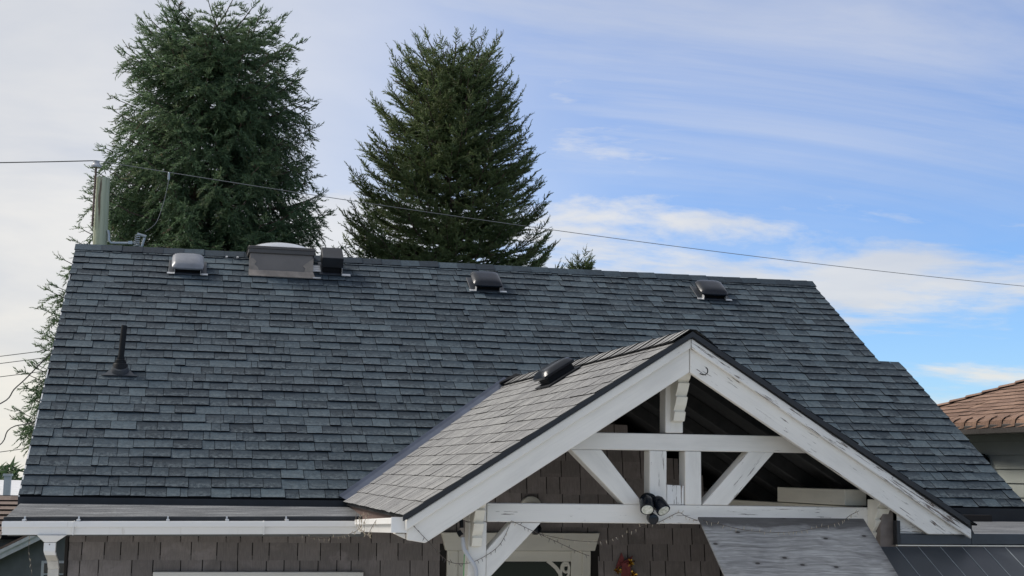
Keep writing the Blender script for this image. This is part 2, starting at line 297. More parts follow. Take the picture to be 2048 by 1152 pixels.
class MB:
    def __init__(s): s.v = []; s.f = []; s.mi = []
    def face(s, idx, mi=0): s.f.append(idx); s.mi.append(mi)
    def box(s, x0, x1, y0, y1, z0, z1, mi=0):
        return s.hexa([(x0,y0,z0),(x1,y0,z0),(x1,y1,z0),(x0,y1,z0),(x0,y0,z1),(x1,y0,z1),(x1,y1,z1),(x0,y1,z1)], mi)
    def hexa(s, p, mi=0):
        b = len(s.v); s.v += [tuple(q) for q in p]
        for f in ((3,2,1,0),(4,5,6,7),(0,1,5,4),(1,2,6,5),(2,3,7,6),(3,0,4,7)): s.face([b+i for i in f], mi)
        return s
    def prism(s, poly, d0, d1, axis='Y', mi=0):
        """polygon given in (X,Z) for axis Y, (Y,Z) for axis X, (X,Y) for axis Z"""
        def P(p, d): return {'Y': (p[0], d, p[1]), 'X': (d, p[0], p[1]), 'Z': (p[0], p[1], d)}[axis]
        n = len(poly); b = len(s.v)
        s.v += [P(p, d0) for p in poly] + [P(p, d1) for p in poly]
        s.face(list(range(b, b+n)), mi); s.face(list(range(b+2*n-1, b+n-1, -1)), mi)
        for i in range(n):
            j = (i+1) % n; s.face([b+i, b+n+i, b+n+j, b+j], mi)
        return s
    def tube(s, pts, r, n=8, mi=0, caps=True):
        pts = [Vector(p) for p in pts]; b = len(s.v); rr = r if isinstance(r, (list, tuple)) else [r]*len(pts)
        pu = None
        for i, p in enumerate(pts):
            d = (pts[min(i+1, len(pts)-1)]-pts[max(i-1, 0)]).normalized()
            if pu is None: pu = d.orthogonal().normalized()
            pu = (pu-d*pu.dot(d)).normalized(); pv = d.cross(pu)
            for k in range(n):
                a = 2*math.pi*k/n; s.v.append(tuple(p+(pu*math.cos(a)+pv*math.sin(a))*rr[i]))
        for i in range(len(pts)-1):
            for k in range(n):
                k2 = (k+1) % n; s.face([b+i*n+k, b+i*n+k2, b+(i+1)*n+k2, b+(i+1)*n+k], mi)
        if caps:
            s.face([b+k for k in range(n)][::-1], mi); s.face([b+(len(pts)-1)*n+k for k in range(n)], mi)
        return s
    def lathe(s, prof, n=20, c=(0,0,0), mi=0):
        """prof: (radius, z) list about vertical axis at c"""
        return s.tube([(c[0], c[1], c[2]+z+i*1e-5) for i, (r, z) in enumerate(prof)], [r for r, z in prof], n, mi)
    def build(s, name, mat, parent=None, frame=None, bevel=0.0, smooth=False, seg=1):
        fr = frame or Matrix(); inv = fr.inverted()
        me = bpy.data.meshes.new(name); me.from_pydata([tuple(inv @ Vector(p)) for p in s.v], [], s.f)
        mats = mat if isinstance(mat, (list, tuple)) else [mat]
        for q in mats: me.materials.append(q)
        me.polygons.foreach_set('material_index', s.mi)
        bm = bmesh.new(); bm.from_mesh(me)
        bmesh.ops.recalc_face_normals(bm, faces=bm.faces)
        if bevel:
            es = [e for e in bm.edges if len(e.link_faces) == 2 and e.calc_face_angle(0) > 0.5]
            bmesh.ops.bevel(bm, geom=es, offset=bevel, segments=seg, affect='EDGES', profile=0.5)
        if smooth:
            for f in bm.faces: f.smooth = True
        bm.to_mesh(me); bm.free()
        if smooth and hasattr(me, 'set_sharp_from_angle'): me.set_sharp_from_angle(angle=R(40))
        return link(name, me, parent, fr)
def board(name, poly, y0, y1, mat, parent, along, bevel=0.004):
    """a sawn board lying in the XZ plane; along=(dx,dz) is the grain direction"""
    cxm = sum(p[0] for p in poly)/len(poly); czm = sum(p[1] for p in poly)/len(poly)
    fr = frame_from((cxm, (y0+y1)/2, czm), (along[0], 0, along[1]), (0, 1, 0))
    return MB().prism(poly, y0, y1).build(name, mat, parent, fr, bevel)
def plank(name, x0, x1, y0, y1, z0, z1, mat, parent, grain='X', bevel=0.003):
    ex = {'X': (1,0,0), 'Y': (0,1,0), 'Z': (0,0,1)}[grain]; ey = {'X': (0,1,0), 'Y': (0,0,1), 'Z': (1,0,0)}[grain]
    fr = frame_from(((x0+x1)/2, (y0+y1)/2, (z0+z1)/2), ex, ey)
    return MB().box(x0, x1, y0, y1, z0, z1).build(name, mat, parent, fr, bevel)

def tab_mesh(name, t, ln, skew, mats):
    """one shingle tab, unit width: a wedge, thick at its lower edge; slot 1 is the cut edge"""
    v = [(0,0,0),(1,skew,0),(1,ln,0),(0,ln,0),(0,0,t),(1,skew,t),(1,ln,t*0.08),(0,ln,t*0.08)]
    f = [(4,5,6,7),(0,1,5,4),(1,2,6,5),(3,0,4,7)]
    me = bpy.data.meshes.new(name); me.from_pydata(v, [], f)
    for q in mats: me.materials.append(q)
    me.polygons.foreach_set('material_index', [0, 1, 1, 1])
    uv = me.uv_layers.new(name='UVMap')
    for l in me.loops: uv.data[l.index].uv = (v[l.vertex_index][0], v[l.vertex_index][1]/ln)
    return me
def shingle_field(roof, frame, rows, length_of, e, mats, piece, field, rng, wmin, wmax, keep=None, limit=None, thick=(0.008, 0.016), skew=0.004, lay=0.0, score=None, over=0.05, gap=0.0015):
    """lay courses of tabs on a plane; the best-scoring ones become objects of their own, the rest one mesh"""
    ln = e+over
    var = [tab_mesh(piece, rng.uniform(*thick), ln, rng.uniform(-skew, skew), mats) for _ in range(10)]
    items = []
    for i in range(rows):
        a, bnd = length_of(i); x = a; vj = rng.uniform(-0.004, 0.004)
        x -= rng.uniform(0, wmin*0.5)
        while x < bnd-0.01:
            wd = rng.uniform(wmin, wmax) if rng.random() < 0.8 else rng.uniform(wmin*0.5, wmin)
            x0 = max(x, a); x1 = min(x+wd, bnd); x += wd
            if x1-x0 < 0.03: continue
            if bnd-x1 < 0.05: x1 = bnd; x = bnd+1
            if keep and not keep((x0+x1)/2, i*e): continue
            items.append((x0, i*e+vj+rng.uniform(-0.0025, 0.0025), x1-x0-gap, rng.randrange(10), rng.random()))
    if limit is not None and len(items) > limit:
        items.sort(key=lambda q: -score(q))
        solo, rest = items[:limit], items[limit:]
    else: solo, rest = items, []
    for (x0, v0, wd, k, tn) in solo:
        fr = frame @ Matrix.Translation((x0, v0, lay)) @ Matrix.Diagonal((wd, 1, 1, 1))
        link(piece, var[k], roof, fr)
    if rest:
        V = []; F = []; MI = []; UV = []; TN = []
        for (x0, v0, wd, k, tn) in rest:
            b = len(V); me = var[k]
            V += [(x0+q.co.x*wd, v0+q.co.y, lay+q.co.z) for q in me.vertices]; TN += [tn]*8
            for p in me.polygons: F.append([b+i for i in p.vertices]); MI.append(p.material_index)
        me = bpy.data.meshes.new(field); me.from_pydata(V, [], F)
        for q in mats: me.materials.append(q)
        me.polygons.foreach_set('material_index', MI)
        at = me.attributes.new('tone', 'FLOAT', 'POINT'); at.data.foreach_set('value', TN)
        uv = me.uv_layers.new(name='UVMap')
        loops = np.zeros(len(me.loops), dtype=np.int32); me.loops.foreach_get('vertex_index', loops)
        uvs = np.zeros((len(loops), 2), dtype=np.float32); uvs[:, 1] = np.where((loops % 8 == 2) | (loops % 8 == 3) | (loops % 8 == 6) | (loops % 8 == 7), 1.0, 0.0)
        uv.data.foreach_set('uv', uvs.ravel())
        o = link(field, me, roof, frame); o['kind'] = 'stuff'
    return len(solo), len(rest)
def catenary(p0, p1, sag, n=24):
    p0, p1 = Vector(p0), Vector(p1)
    return [p0.lerp(p1, i/n)-Vector((0, 0, sag*4*(i/n)*(1-i/n))) for i in range(n+1)]
def smooth_path(pts, n=10):
    pts = [Vector(p) for p in pts]; P = [pts[0]]+pts+[pts[-1]]; o = []
    for i in range(1, len(P)-2):
        for k in range(n):
            t = k/n; a, b_, c_, d = P[i-1], P[i], P[i+1], P[i+2]
            o.append(0.5*((2*b_)+(c_-a)*t+(2*a-5*b_+4*c_-d)*t*t+(3*b_-a-3*c_+d)*t**3))
    o.append(pts[-1]); return o

# ------------------------------------------------------------------ ground
GZ = -2.9
V = []; F = []
rad = [0, 12, 30, 60, 120, 250, 600, 1500, 4000]; nseg = 48
for r_ in rad[1:]:
    for k in range(nseg):
        a = 2*math.pi*k/nseg; dz = 0 if r_ <= 30 else -(r_-30)*0.010
        V.append((r_*math.cos(a), r_*math.sin(a), GZ+dz))
V.append((0, 0, GZ)); c0 = len(V)-1
for k in range(nseg): F.append((c0, k, (k+1) % nseg))
for i in range(len(rad)-2):
    for k in range(nseg):
        k2 = (k+1) % nseg; F.append((i*nseg+k, (i+1)*nseg+k, (i+1)*nseg+k2, i*nseg+k2))
me = bpy.data.meshes.new('ground'); me.from_pydata(V, [], F); me.materials.append(M['ground'])
tag(link('ground', me), kind='structure')

mt, t, b = new_mat('bounce_slab_concrete'); v = wpos(t)
c = ramp(t, noise(t, v, 1.3, 8, 0.65), [(0.3, (0.42, 0.41, 0.385)), (0.7, (0.55, 0.54, 0.51))]); t.links.new(c, b.inputs['Base Color']); b.inputs['Roughness'].default_value = 0.9
tag(MB().box(-25, 30, -26, -0.12, GZ-0.2, GZ+0.02).build('bounce_slab', mt), kind='structure')  # unseen slab added to bounce light up onto the house front and porch
# ------------------------------------------------------------------ the house
A = 0.5776; LS = 4.5; D = LS*math.cos(A); H = LS*math.sin(A)
W1, W2, TJ = 8.078, 8.308, 0.571
GX, GYF, GZP = 4.083, -3.03, 1.083      # porch ridge x, front edge, ridge height
SL, SR = 0.6427, 0.6077                 # porch roof slopes left / right
GL, GR = 1.69, 1.835                    # porch roof half widths
WY = -0.10                              # face of the front wall
house = empty('house', (4.0, 0.0, GZ))
tag(house, 'dark slate shingled house with white timber porch gable and taupe shingle walls', 'house')
CAMP = Vector((1.1626, -10.8217, 0.2359))

# main roof: deck, tabs
FM = frame_from((0, 0, 0), (1, 0, 0), (0, math.cos(A), math.sin(A)))
LJ = TJ*LS
mb = MB()
mb.prism([(0, 0), (W2, 0), (W2, LJ), (W1, LJ), (W1, LS), (0, LS)], -0.05, 0.0, 'Z')
mb.v = [tuple(FM @ Vector(p)) for p in mb.v]
roof = mb.build('main_roof', M['asphalt_edge'], house, FM)
rng = random.Random(5)
EXP = 0.1355; ROWS = int(LS/EXP)
def mlen(i): return (-0.012, (W2 if i*EXP < LJ-0.02 else W1)+0.012)
def px(P):
    d = Vector(P)-CAMP; z = d.dot(fw); return (1024+2768.2*d.dot(r2)/z, 576-2768.2*d.dot(u2)/z, z)
def main_score(q):
    P = FM @ Vector((q[0]+q[2]/2, q[1]+EXP/2, 0.01)); x, y, z = px(P)
    hid = (x > 690 and y > 990-(x-690)*0.665 and y > 765-(x-1028)*0.287 and y > 665+(x-1377)*0.68) or x > 2048
    return -100 if hid else EXP/z**2*min(q[2], 0.28)*100
print('main', shingle_field(roof, FM, ROWS, mlen, EXP, [M['roof'], M['asphalt_edge']], 'roof_shingle', 'shingle_field', rng, 0.10, 0.235, limit=300, score=main_score, gap=0.004, thick=(0.008, 0.017), skew=0.006))
# ridge caps
capw, cape = 0.15, 0.205
def cap_mesh(name, half_l, half_r, al, ar, ln, t, mats):
    """one folded ridge cap: runs along +X, folded over the ridge"""
    prof = [(-half_l*math.cos(al), -half_l*math.sin(al)), (-0.02, -0.012*math.tan(al)), (0.02, -0.012*math.tan(ar)), (half_r*math.cos(ar), -half_r*math.sin(ar))]
    v = []; n = len(prof)
    for xx, tt in ((0, 0.004), (ln, t)):
        for (yy, z_) in prof: v.append((xx, yy, z_+tt))
        for (yy, z_) in prof: v.append((xx, yy, z_+tt-0.007))
    f = []; mi = []
    for i in range(n-1): f.append((i, i+1, 2*n+i+1, 2*n+i)); mi.append(0)
    for i in range(n-1): f.append((2*n+i, 2*n+i+1, 3*n+i+1, 3*n+i)); mi.append(1)
    for i in range(n-1): f.append((i, n+i, n+i+1, i+1)); mi.append(1)
    f += [(0, 2*n, 3*n, n), (n-1, 2*n-1, 4*n-1, 3*n-1)]; mi += [1, 1]
    me = bpy.data.meshes.new(name); me.from_pydata(v, [], f)
    for q in mats: me.materials.append(q)
    me.polygons.foreach_set('material_index', mi); me.uv_layers.new(name='UVMap')
    for l in me.loops: me.uv_layers[0].data[l.index].uv = (0.5, 0.9)
    return me
cm = [cap_mesh('ridge_cap', capw, capw, A, A, cape+0.05, t_, [M['roof'], M['asphalt_edge']]) for t_ in (0.008, 0.010, 0.012)]
x = -0.02; k = 0
while x < W1-0.05:
    fr = Matrix.Translation((min(x, W1-cape-0.03), D, H+0.014+rng.uniform(-0.002, 0.002)))
    link('ridge_cap', cm[k % 3], roof, fr); x += cape; k += 1
# back slope of the main roof and gable end walls, seen from the sides
MB().hexa([(0, D, H-0.06), (W1, D, H-0.06), (W1, 2*D, -0.06), (0, 2*D, -0.06), (0, D, H-0.005), (W1, D, H-0.005), (W1, 2*D, -0.005), (0, 2*D, -0.005)]).build('back_roof', M['asphalt_edge'], house)
for xa in (0.0, W1-0.03):
    MB().prism([(0.02, -0.16), (D, H-0.16), (D, H-0.055), (0.02, -0.055)], xa, xa+0.03, 'X').build('rake_board', M['white'], house)
MB().prism([(0.02, -0.16), (LJ*math.cos(A), LJ*math.sin(A)-0.16), (LJ*math.cos(A), LJ*math.sin(A)-0.055), (0.02, -0.055)], W2-0.03, W2, 'X').build('rake_board', M['white'], house)
# thin pale drip edge on the left rake
MB().prism([(-0.01, -0.05), (D, H-0.05), (D, H+0.004), (-0.01, 0.004)], -0.012, -0.002, 'X').build('drip_edge', M['alu'], house)

# front wall with cedar shingles
wall = MB().prism([(0.37, GZ), (7.9, GZ), (7.9, -0.06), (5.60, -0.06), (GX, 0.93), (2.52, -0.06), (0.37, -0.06)], WY, WY+0.12).build('front_wall', M['wall_dark'], house)
for xa in (0.37, 7.78):
    MB().prism([(0.03, GZ), (2*D-0.3, GZ), (2*D-0.3, -0.06), (D, H-0.22), (0.03, -0.1)], xa, xa+0.12, 'X').build('gable_wall', M['beige_wall'], house)
MB().box(0.37, 7.9, 2*D-0.3, 2*D-0.18, GZ, -0.1).build('rear_wall', M['beige_wall'], house)
rw = random.Random(11)
FWL = frame_from((0, WY, 0), (1, 0, 0), (0, 0, 1))     # local y = up, local z = -Y
assert FWL.to_3x3() @ Vector((0, 0, 1)) == Vector((0, -1, 0)) or True
def wtab(t, ln, sk): 
    me = tab_mesh('wall_shingle', t, ln, sk, [M['wall'], M['wall_dark']]); return me
wv = [wtab(rw.uniform(0.018, 0.027), 0.165, rw.uniform(-0.006, 0.006)) for _ in range(10)]
WEXP = 0.131; Z0 = -0.845
OPEN = [(0.97, 2.53, -2, -0.533), (3.12, 4.39, -2, -0.23)]
for i in range(14):
    z = Z0+i*WEXP
    xl, xr = 0.37, 5.42
    if z > -0.2: xl = 2.6
    if z > -0.05: xl = max(2.6, GX-(0.90-z-0.10)/SL); xr = min(5.42, GX+(0.90-z-0.10)/SR)
    x = xl-rw.uniform(0, 0.1)
    while x < xr-0.02:
        wd = rw.choice((rw.uniform(0.10, 0.17), rw.uniform(0.15, 0.24)))
        x0, x1 = max(x, xl), min(x+wd, xr); x += wd
        hit = False
        for (a, b_, c_, d_) in OPEN:
            if z+0.10 < d_ and x1 > a and x0 < b_:
                if x0 < a: x1 = min(x1, a)
                elif x1 > b_: x0 = max(x0, b_)
                else: hit = True
        if hit or x1-x0 < 0.03: continue
        fr = FWL @ Matrix.Translation((x0+0.0035, z+rw.uniform(-0.002, 0.002), 0.0)) @ Matrix.Rotation(rw.uniform(-0.004, 0.004), 4, 'Z') @ Matrix.Diagonal((x1-x0-0.007, 1, 1, 1))
        link('wall_shingle', rw.choice(wv), wall, fr)
# corner trim at the left end of the wall
plank('corner_board', 0.345, 0.368, WY-0.03, WY+0.12, GZ, -0.06, M['wall_dark'], house, 'Z')

# low flat eave roof on the left with membrane upstand and gutter
flat = MB().hexa([(0.0, -0.80, -0.16), (2.47, -0.80, -0.145), (2.47, 0.03, -0.10), (0.0, 0.03, -0.10),
                  (0.0, -0.80, -0.122), (2.47, -0.80, -0.095), (2.47, 0.03, -0.048), (0.0, 0.03, -0.048)]).build('flat_eave_roof', M['roll'], house, None, 0.006)
MB().prism([(-0.012, -0.062), (2.42, -0.058), (2.42, -0.004), (-0.012, -0.004)], -0.012, 0.02).build('upstand_flashing', M['dark_flash'], house)
MB().hexa([(-0.01, -0.815, -0.162), (2.47, -0.815, -0.145), (2.47, -0.802, -0.145), (-0.01, -0.802, -0.162), (-0.01, -0.815, -0.124), (2.47, -0.815, -0.098), (2.47, -0.802, -0.094), (-0.01, -0.802, -0.120)]).build('eave_edge_flashing', M['dark_flash'], house, None, 0.004)
MB().hexa([(0.02, -0.79, -0.25), (2.45, -0.79, -0.24), (2.45, WY-0.03, -0.21), (0.02, WY-0.03, -0.21), (0.02, -0.79, -0.17), (2.45, -0.79, -0.155), (2.45, WY-0.03, -0.12), (0.02, WY-0.03, -0.12)]).build('eave_soffit', M['grey_wall'], house)
def gutter(name, p0, p1, outward, mat, hgt=0.088, dep=0.10):
    """K-style gutter from p0 to p1 (top back edge line), opening up"""
    p0, p1, o = Vector(p0), Vector(p1), Vector(outward)
    prof = [(0, 0), (0, -hgt), (dep*0.74, -hgt), (dep*0.82, -hgt*0.5), (dep*0.84, -hgt*0.43), (dep*0.99, -hgt*0.40), (dep, -hgt*0.05), (dep*0.98, 0), (dep*0.90, 0), (dep*0.90, -hgt*0.30), (dep*0.76, -hgt*0.40), (dep*0.70, -hgt*0.94), (0.01, -hgt*0.94), (0.01, 0)]
    mb = MB(); n = len(prof)
    for P in (p0, p1): mb.v += [tuple(P+o*a+Vector((0, 0, z_))) for a, z_ in prof]
    for i in range(n): mb.face([i, (i+1) % n, n+(i+1) % n, n+i])
    full = prof[:8]
    for base, P in ((0, p0), (0, p1)):
        b = len(mb.v); mb.v += [tuple(P+o*a+Vector((0, 0, z_))) for a, z_ in full]; mb.face(list(range(b, b+8)))
    return mb.build(name, mat, house)
gt = gutter('gutter', (-0.005, -0.822, -0.150), (2.40, -0.822, -0.128), (0, -1, 0), M['gutter'], 0.088, 0.105)
for xj in (0.45, 1.72): MB().box(xj, xj+0.006, -0.931, -0.82, -0.24+xj*0.009, -0.147+xj*0.009).build('gutter_seam', M['gutter'], gt)
for xj in (0.12, 0.47, 1.06, 1.46, 1.87): MB().box(xj, xj+0.022, -0.915, -0.80, -0.147+xj*0.009, -0.136+xj*0.009).box(xj+0.004, xj+0.015, -0.83, -0.815, -0.147+xj*0.009, -0.118+xj*0.009).build('gutter_hanger', M['alu'], gt)
# conductor head and downspout
ds = MB()
ds.hexa([(0.268, -0.90, -0.285), (0.345, -0.90, -0.285), (0.345, -0.84, -0.285), (0.268, -0.84, -0.285), (0.222, -0.925, -0.238), (0.412, -0.925, -0.238), (0.412, -0.83, -0.238), (0.222, -0.83, -0.238)])
dsp = ds.build('downspout', M['gutter'], house, None, 0.002)
def sect(z, x, y, w_=0.075, d_=0.06): return [(x, y-d_, z), (x+w_, y-d_, z), (x+w_, y, z), (x, y, z)]
segs = [(-0.288, 0.268, -0.838), (-0.345, 0.268, -0.838), (-0.372, 0.275, -0.82), (-0.415, 0.288, -0.76), (-0.47, 0.295, -0.74), (GZ, 0.30, -0.74)]
for i, (a, b_) in enumerate(zip(segs[:-1], segs[1:])):
    w0 = 0.076-0.0015*i
    MB().hexa(sect(b_[0], b_[1], b_[2], w0)+sect(a[0], a[1], a[2], w0)).build('downspout_section', M['gutter'] if i < 2 else M['gutter_dirty'], dsp, None, 0.002)
MB().tube([(0.305, -0.897, -0.30), (0.305, -0.902, -0.30)], 0.004).build('screw', M['rust'], dsp)

# ------------------------------------------------------------------ porch roof
NL = math.sqrt(1+SL*SL); NR = math.sqrt(1+SR*SR)
prl = MB()
TK = 0.035
prl.hexa([(GX-GL, GYF, GZP-GL*SL-TK), (GX, GYF, GZP-TK), (GX, 1.7, GZP-TK), (GX-GL, 0.06, GZP-GL*SL-TK), (GX-GL, GYF, GZP-GL*SL), (GX, GYF, GZP), (GX, 1.7, GZP), (GX-GL, 0.06, GZP-GL*SL)])
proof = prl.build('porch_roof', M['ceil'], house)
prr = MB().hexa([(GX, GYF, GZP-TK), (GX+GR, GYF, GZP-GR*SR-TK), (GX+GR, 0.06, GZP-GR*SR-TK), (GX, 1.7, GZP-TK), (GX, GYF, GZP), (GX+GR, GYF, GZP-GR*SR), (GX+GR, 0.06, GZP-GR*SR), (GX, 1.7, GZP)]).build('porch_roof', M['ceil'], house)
FPL = frame_from((GX-GL-0.02, 0, GZP-GL*SL-0.013), (0, -1, 0), (1, 0, SL))
LPL = (GL+0.02)*NL
def vall(v):   # y where the porch plane meets the main roof at slope distance v
    z = GZP-GL*SL+v/NL*SL; return z*D/H
rp = random.Random(8); PE = 0.1325; PR = int(LPL/PE)
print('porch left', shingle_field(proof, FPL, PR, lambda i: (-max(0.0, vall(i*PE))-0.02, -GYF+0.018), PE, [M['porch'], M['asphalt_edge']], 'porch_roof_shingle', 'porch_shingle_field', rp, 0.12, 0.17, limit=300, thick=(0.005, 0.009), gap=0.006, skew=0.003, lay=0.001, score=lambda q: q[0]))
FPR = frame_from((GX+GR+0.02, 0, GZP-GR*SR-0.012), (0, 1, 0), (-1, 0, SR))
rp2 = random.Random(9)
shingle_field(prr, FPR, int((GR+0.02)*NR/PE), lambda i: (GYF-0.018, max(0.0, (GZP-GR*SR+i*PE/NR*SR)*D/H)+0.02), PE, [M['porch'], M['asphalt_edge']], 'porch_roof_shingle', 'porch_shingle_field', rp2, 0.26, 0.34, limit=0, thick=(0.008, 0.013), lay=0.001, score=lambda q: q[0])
aL, aR = math.atan(SL), math.atan(SR)
pc = [cap_mesh('porch_ridge_cap', 0.15, 0.15, aR, aL, 0.19, t_, [M['porch'], M['asphalt_edge']]) for t_ in (0.010, 0.014)]
y = 1.55; k = 0
while y > GYF+0.02:
    yy = max(y, GYF+0.165)
    fr = frame_from((GX, yy, GZP+0.014), (0, -1, 0), (1, 0, 0))
    # profile's -y half lies on the side -ey; ey=+X so left half is -X
    fr = frame_from((GX, yy, GZP+0.014), (0, -1, 0), (1, 0, 0)) @ Matrix.Diagonal((1, 1, 1, 1))
    if (fr.to_3x3() @ Vector((0, 0, 1))).z < 0:
        fr = Matrix.Translation((GX, yy, GZP+0.008)) @ Matrix.Rotation(-math.pi/2, 4, 'Z')
    link('porch_ridge_cap', pc[k % 2], proof, fr); y -= 0.15; k += 1
# rafters under the porch roof
for yy in (-2.45, -1.85, -1.25, -0.65):
    for sgn, s_, g_ in ((-1, SL, GL), (1, SR, GR)):
        q0, q1 = GX+sgn*0.03, GX+sgn*(g_-0.12)
        zt = lambda xx: GZP-abs(xx-GX)*s_-TK-0.003
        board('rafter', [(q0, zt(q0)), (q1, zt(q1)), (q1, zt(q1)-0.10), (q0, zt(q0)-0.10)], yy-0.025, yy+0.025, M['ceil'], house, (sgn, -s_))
# valley flashing (left) laid on the main roof along the valley
v0 = Vector((GX-GZP/SL, 0, 0)); v1 = Vector((GX, GZP*D/H, GZP))
nm = FM.to_3x3() @ Vector((0, 0, 1)); dv = (v1-v0).normalized(); sd_ = nm.cross(dv).normalized()
a0 = v0-dv*0.03+nm*0.012; a1 = v1-dv*0.06+nm*0.012
mb = MB()
for (q0, q1, h0, h1) in ((-0.03, 0.03, 0.012, 0.014), (0.03, 0.058, 0.014, 0.022), (0.058, 0.062, 0.022, 0.0)):
    b = len(mb.v)
    mb.v += [tuple(a0+sd_*q0+nm*h0), tuple(a1+sd_*q0+nm*h0), tuple(a1+sd_*q1+nm*h1), tuple(a0+sd_*q1+nm*h1)]; mb.face([b, b+1, b+2, b+3])
mb.build('valley_flashing', M['valley'], house)
# crumpled end shingles where the porch ridge meets the main roof
mb = MB()
mb.hexa([(GX-0.16, 1.45, GZP-0.06), (GX+0.02, 1.42, GZP+0.02), (GX+0.05, 1.72, GZP+0.05), (GX-0.12, 1.70, GZP-0.03), (GX-0.16, 1.45, GZP-0.045), (GX+0.02, 1.42, GZP+0.037), (GX+0.05, 1.72, GZP+0.065), (GX-0.12, 1.70, GZP-0.012)])
mb.build('ridge_patch', M['asphalt_edge'], house)

# barge boards with fillet and black drip edge
BZ = 1.035; BD = 0.190; FZ = 0.046
def zl(x, o=0): return BZ-(GX-x)*SL-o
def zr(x, o=0): return BZ-(x-GX)*SR-o
XL = 2.40
barge_l = board('barge_board', [(XL, zl(XL, 0.0)-0.01), (GX-0.002, BZ), (GX-0.002, BZ-BD), (2.505, zl(2.505, BD)), (XL, -0.153)], -3.0, -2.96, M['white'], house, (1, SL))
XR = 5.905
xr0 = GX+(BZ-BD+0.1)/SR
barge_r = board('barge_board', [(GX+0.002, BZ), (XR, zr(XR)), (XR+0.03, -0.1), (xr0, -0.1), (GX+0.002, BZ-BD)], -3.0, -2.96, M['white_peel'], house, (1, -SR))
board('fillet', [(XL-0.012, zl(XL-0.012)+0.012), (GX-0.002, BZ+0.012), (GX-0.002, BZ-FZ), (XL-0.012, zl(XL-0.012, FZ))], -3.028, -3.0, M['white'], barge_l, (1, SL))
board('fillet', [(GX+0.002, BZ+0.012), (XR+0.01, zr(XR+0.01)+0.012), (XR+0.01, zr(XR+0.01, FZ)), (GX+0.002, BZ-FZ)], -3.028, -3.0, M['white_peel2'], barge_r, (1, -SR))
for (xa, za, xb, zb, mt_) in ((GX-GL-0.025, GZP-(GL+0.025)*SL, GX, GZP, 'l'), (GX, GZP, GX+1.812, GZP-1.812*SR, 'r')):
    MB().prism([(xa, za+0.004), (xb, zb+0.004), (xb, zb-0.028), (xa, za-0.028)], GYF-0.022, GYF-0.002).build('drip_edge', M['black_metal'], house)
MB().tube(smooth_path([(4.150, -2.99, 0.842), (4.150, -3.02, 0.836), (4.165, -3.035, 0.832), (4.182, -3.035, 0.845), (4.184, -3.03, 0.866), (4.174, -3.028, 0.876)]), 0.0035, 6).build('hook', M['black_rough'], barge_r)

# truss timbers
Ty0, Ty1 = -2.78, -2.67
def timber(name, poly, along, mat='white', y0=Ty0, y1=Ty1): return board(name, poly, y0, y1, M[mat], house, along)
timber('tie_beam', [(3.33, 0.378), (5.02, 0.386), (4.86, 0.487), (3.50, 0.481)], (1, 0))
timber('lower_beam', [(2.905, -0.056), (5.36, -0.06), (5.36, 0.054), (2.905, 0.054)], (1, 0), 'white_peel')
timber('king_post', [(4.009, 0.489), (4.122, 0.490), (4.122, 0.93), (4.009, 0.93)], (0, 1))
timber('strut', [(3.908, 0.054), (4.017, 0.054), (4.017, 0.379), (3.908, 0.379)], (0, 1), 'white_peel')
timber('strut', [(4.135, 0.056), (4.242, 0.056), (4.239, 0.380), (4.135, 0.380)], (0, 1))
timber('strut_block', [(4.021, 0.056), (4.131, 0.056), (4.131, 0.172), (4.021, 0.176)], (0, 1), 'white_peel2', Ty0+0.006, Ty1)
timber('diagonal_brace', [(3.747, 0.055), (3.873, 0.055), (3.603, 0.378), (3.410, 0.378)], (-0.6, 0.72))
timber('diagonal_brace', [(4.246, 0.057), (4.417, 0.057), (4.720, 0.384), (4.550, 0.384)], (0.6, 0.66), 'white_peel')
post_l = plank('porch_post', 2.797, 2.905, Ty0, Ty1, GZ, -0.058, M['white'], house, 'Z')
plank('porch_post', 2.797, 2.902, Ty0+0.003, Ty1, -0.054, 0.054, M['white'], house, 'Z')
timber('knee_brace', [(2.907, -0.222), (3.052, -0.059), (3.234, -0.059), (2.907, -0.40)], (0.7, 0.75), 'white', Ty0+0.004)
plank('porch_post', 5.30, 5.41, Ty0+0.12, Ty1+0.12, GZ, 0.05, M['white'], house, 'Z')
# side plates running back to the wall
plank('side_plate', 5.25, 5.40, -2.664, -1.63, 0.062, 0.163, M['cream'], house, 'Y')
plank('side_beam', 5.27, 5.38, -2.664, WY-0.02, -0.05, 0.055, M['cream'], house, 'Y')
plank('side_beam', 2.80, 2.90, -2.664, WY-0.02, -0.05, 0.052, M['cream'], house, 'Y')
plank('plate_end', 5.252, 5.262, -2.70, -2.60, 0.056, 0.17, M['cream'], house, 'Z') if False else None
# corbels: stepped brackets reaching forward from the truss to the barge boards
def corbel(x0, x1, z1, z0, mat):
    yb, yf = Ty0-0.001, -2.958
    h = z1-z0
    pr = [(yb, z0), (yb-0.055, z0+0.02*h), (yb-0.075, z0+0.20*h), (yb-0.055, z0+0.23*h), (yb-0.085, z0+0.34*h), (yb-0.112, z0+0.50*h), (yb-0.088, z0+0.53*h), (yb-0.112, z0+0.62*h), (yb-0.142, z0+0.78*h), (yb-0.122, z0+0.81*h), (yb-0.15, z0+0.87*h), (yf, z1), (yb, z1)]
    fr = frame_from(((x0+x1)/2, (yb+yf)/2, (z0+z1)/2), (0, 0, 1), (1, 0, 0))
    return MB().prism(pr, x0, x1, 'X').build('corbel', mat, house, fr, 0.002)
corbel(4.040, 4.112, 0.850, 0.555, M['cream'])
corbel(2.806, 2.866, 0.075, -0.20, M['cream'])
corbel(5.345, 5.425, 0.105, -0.15, M['cream'])
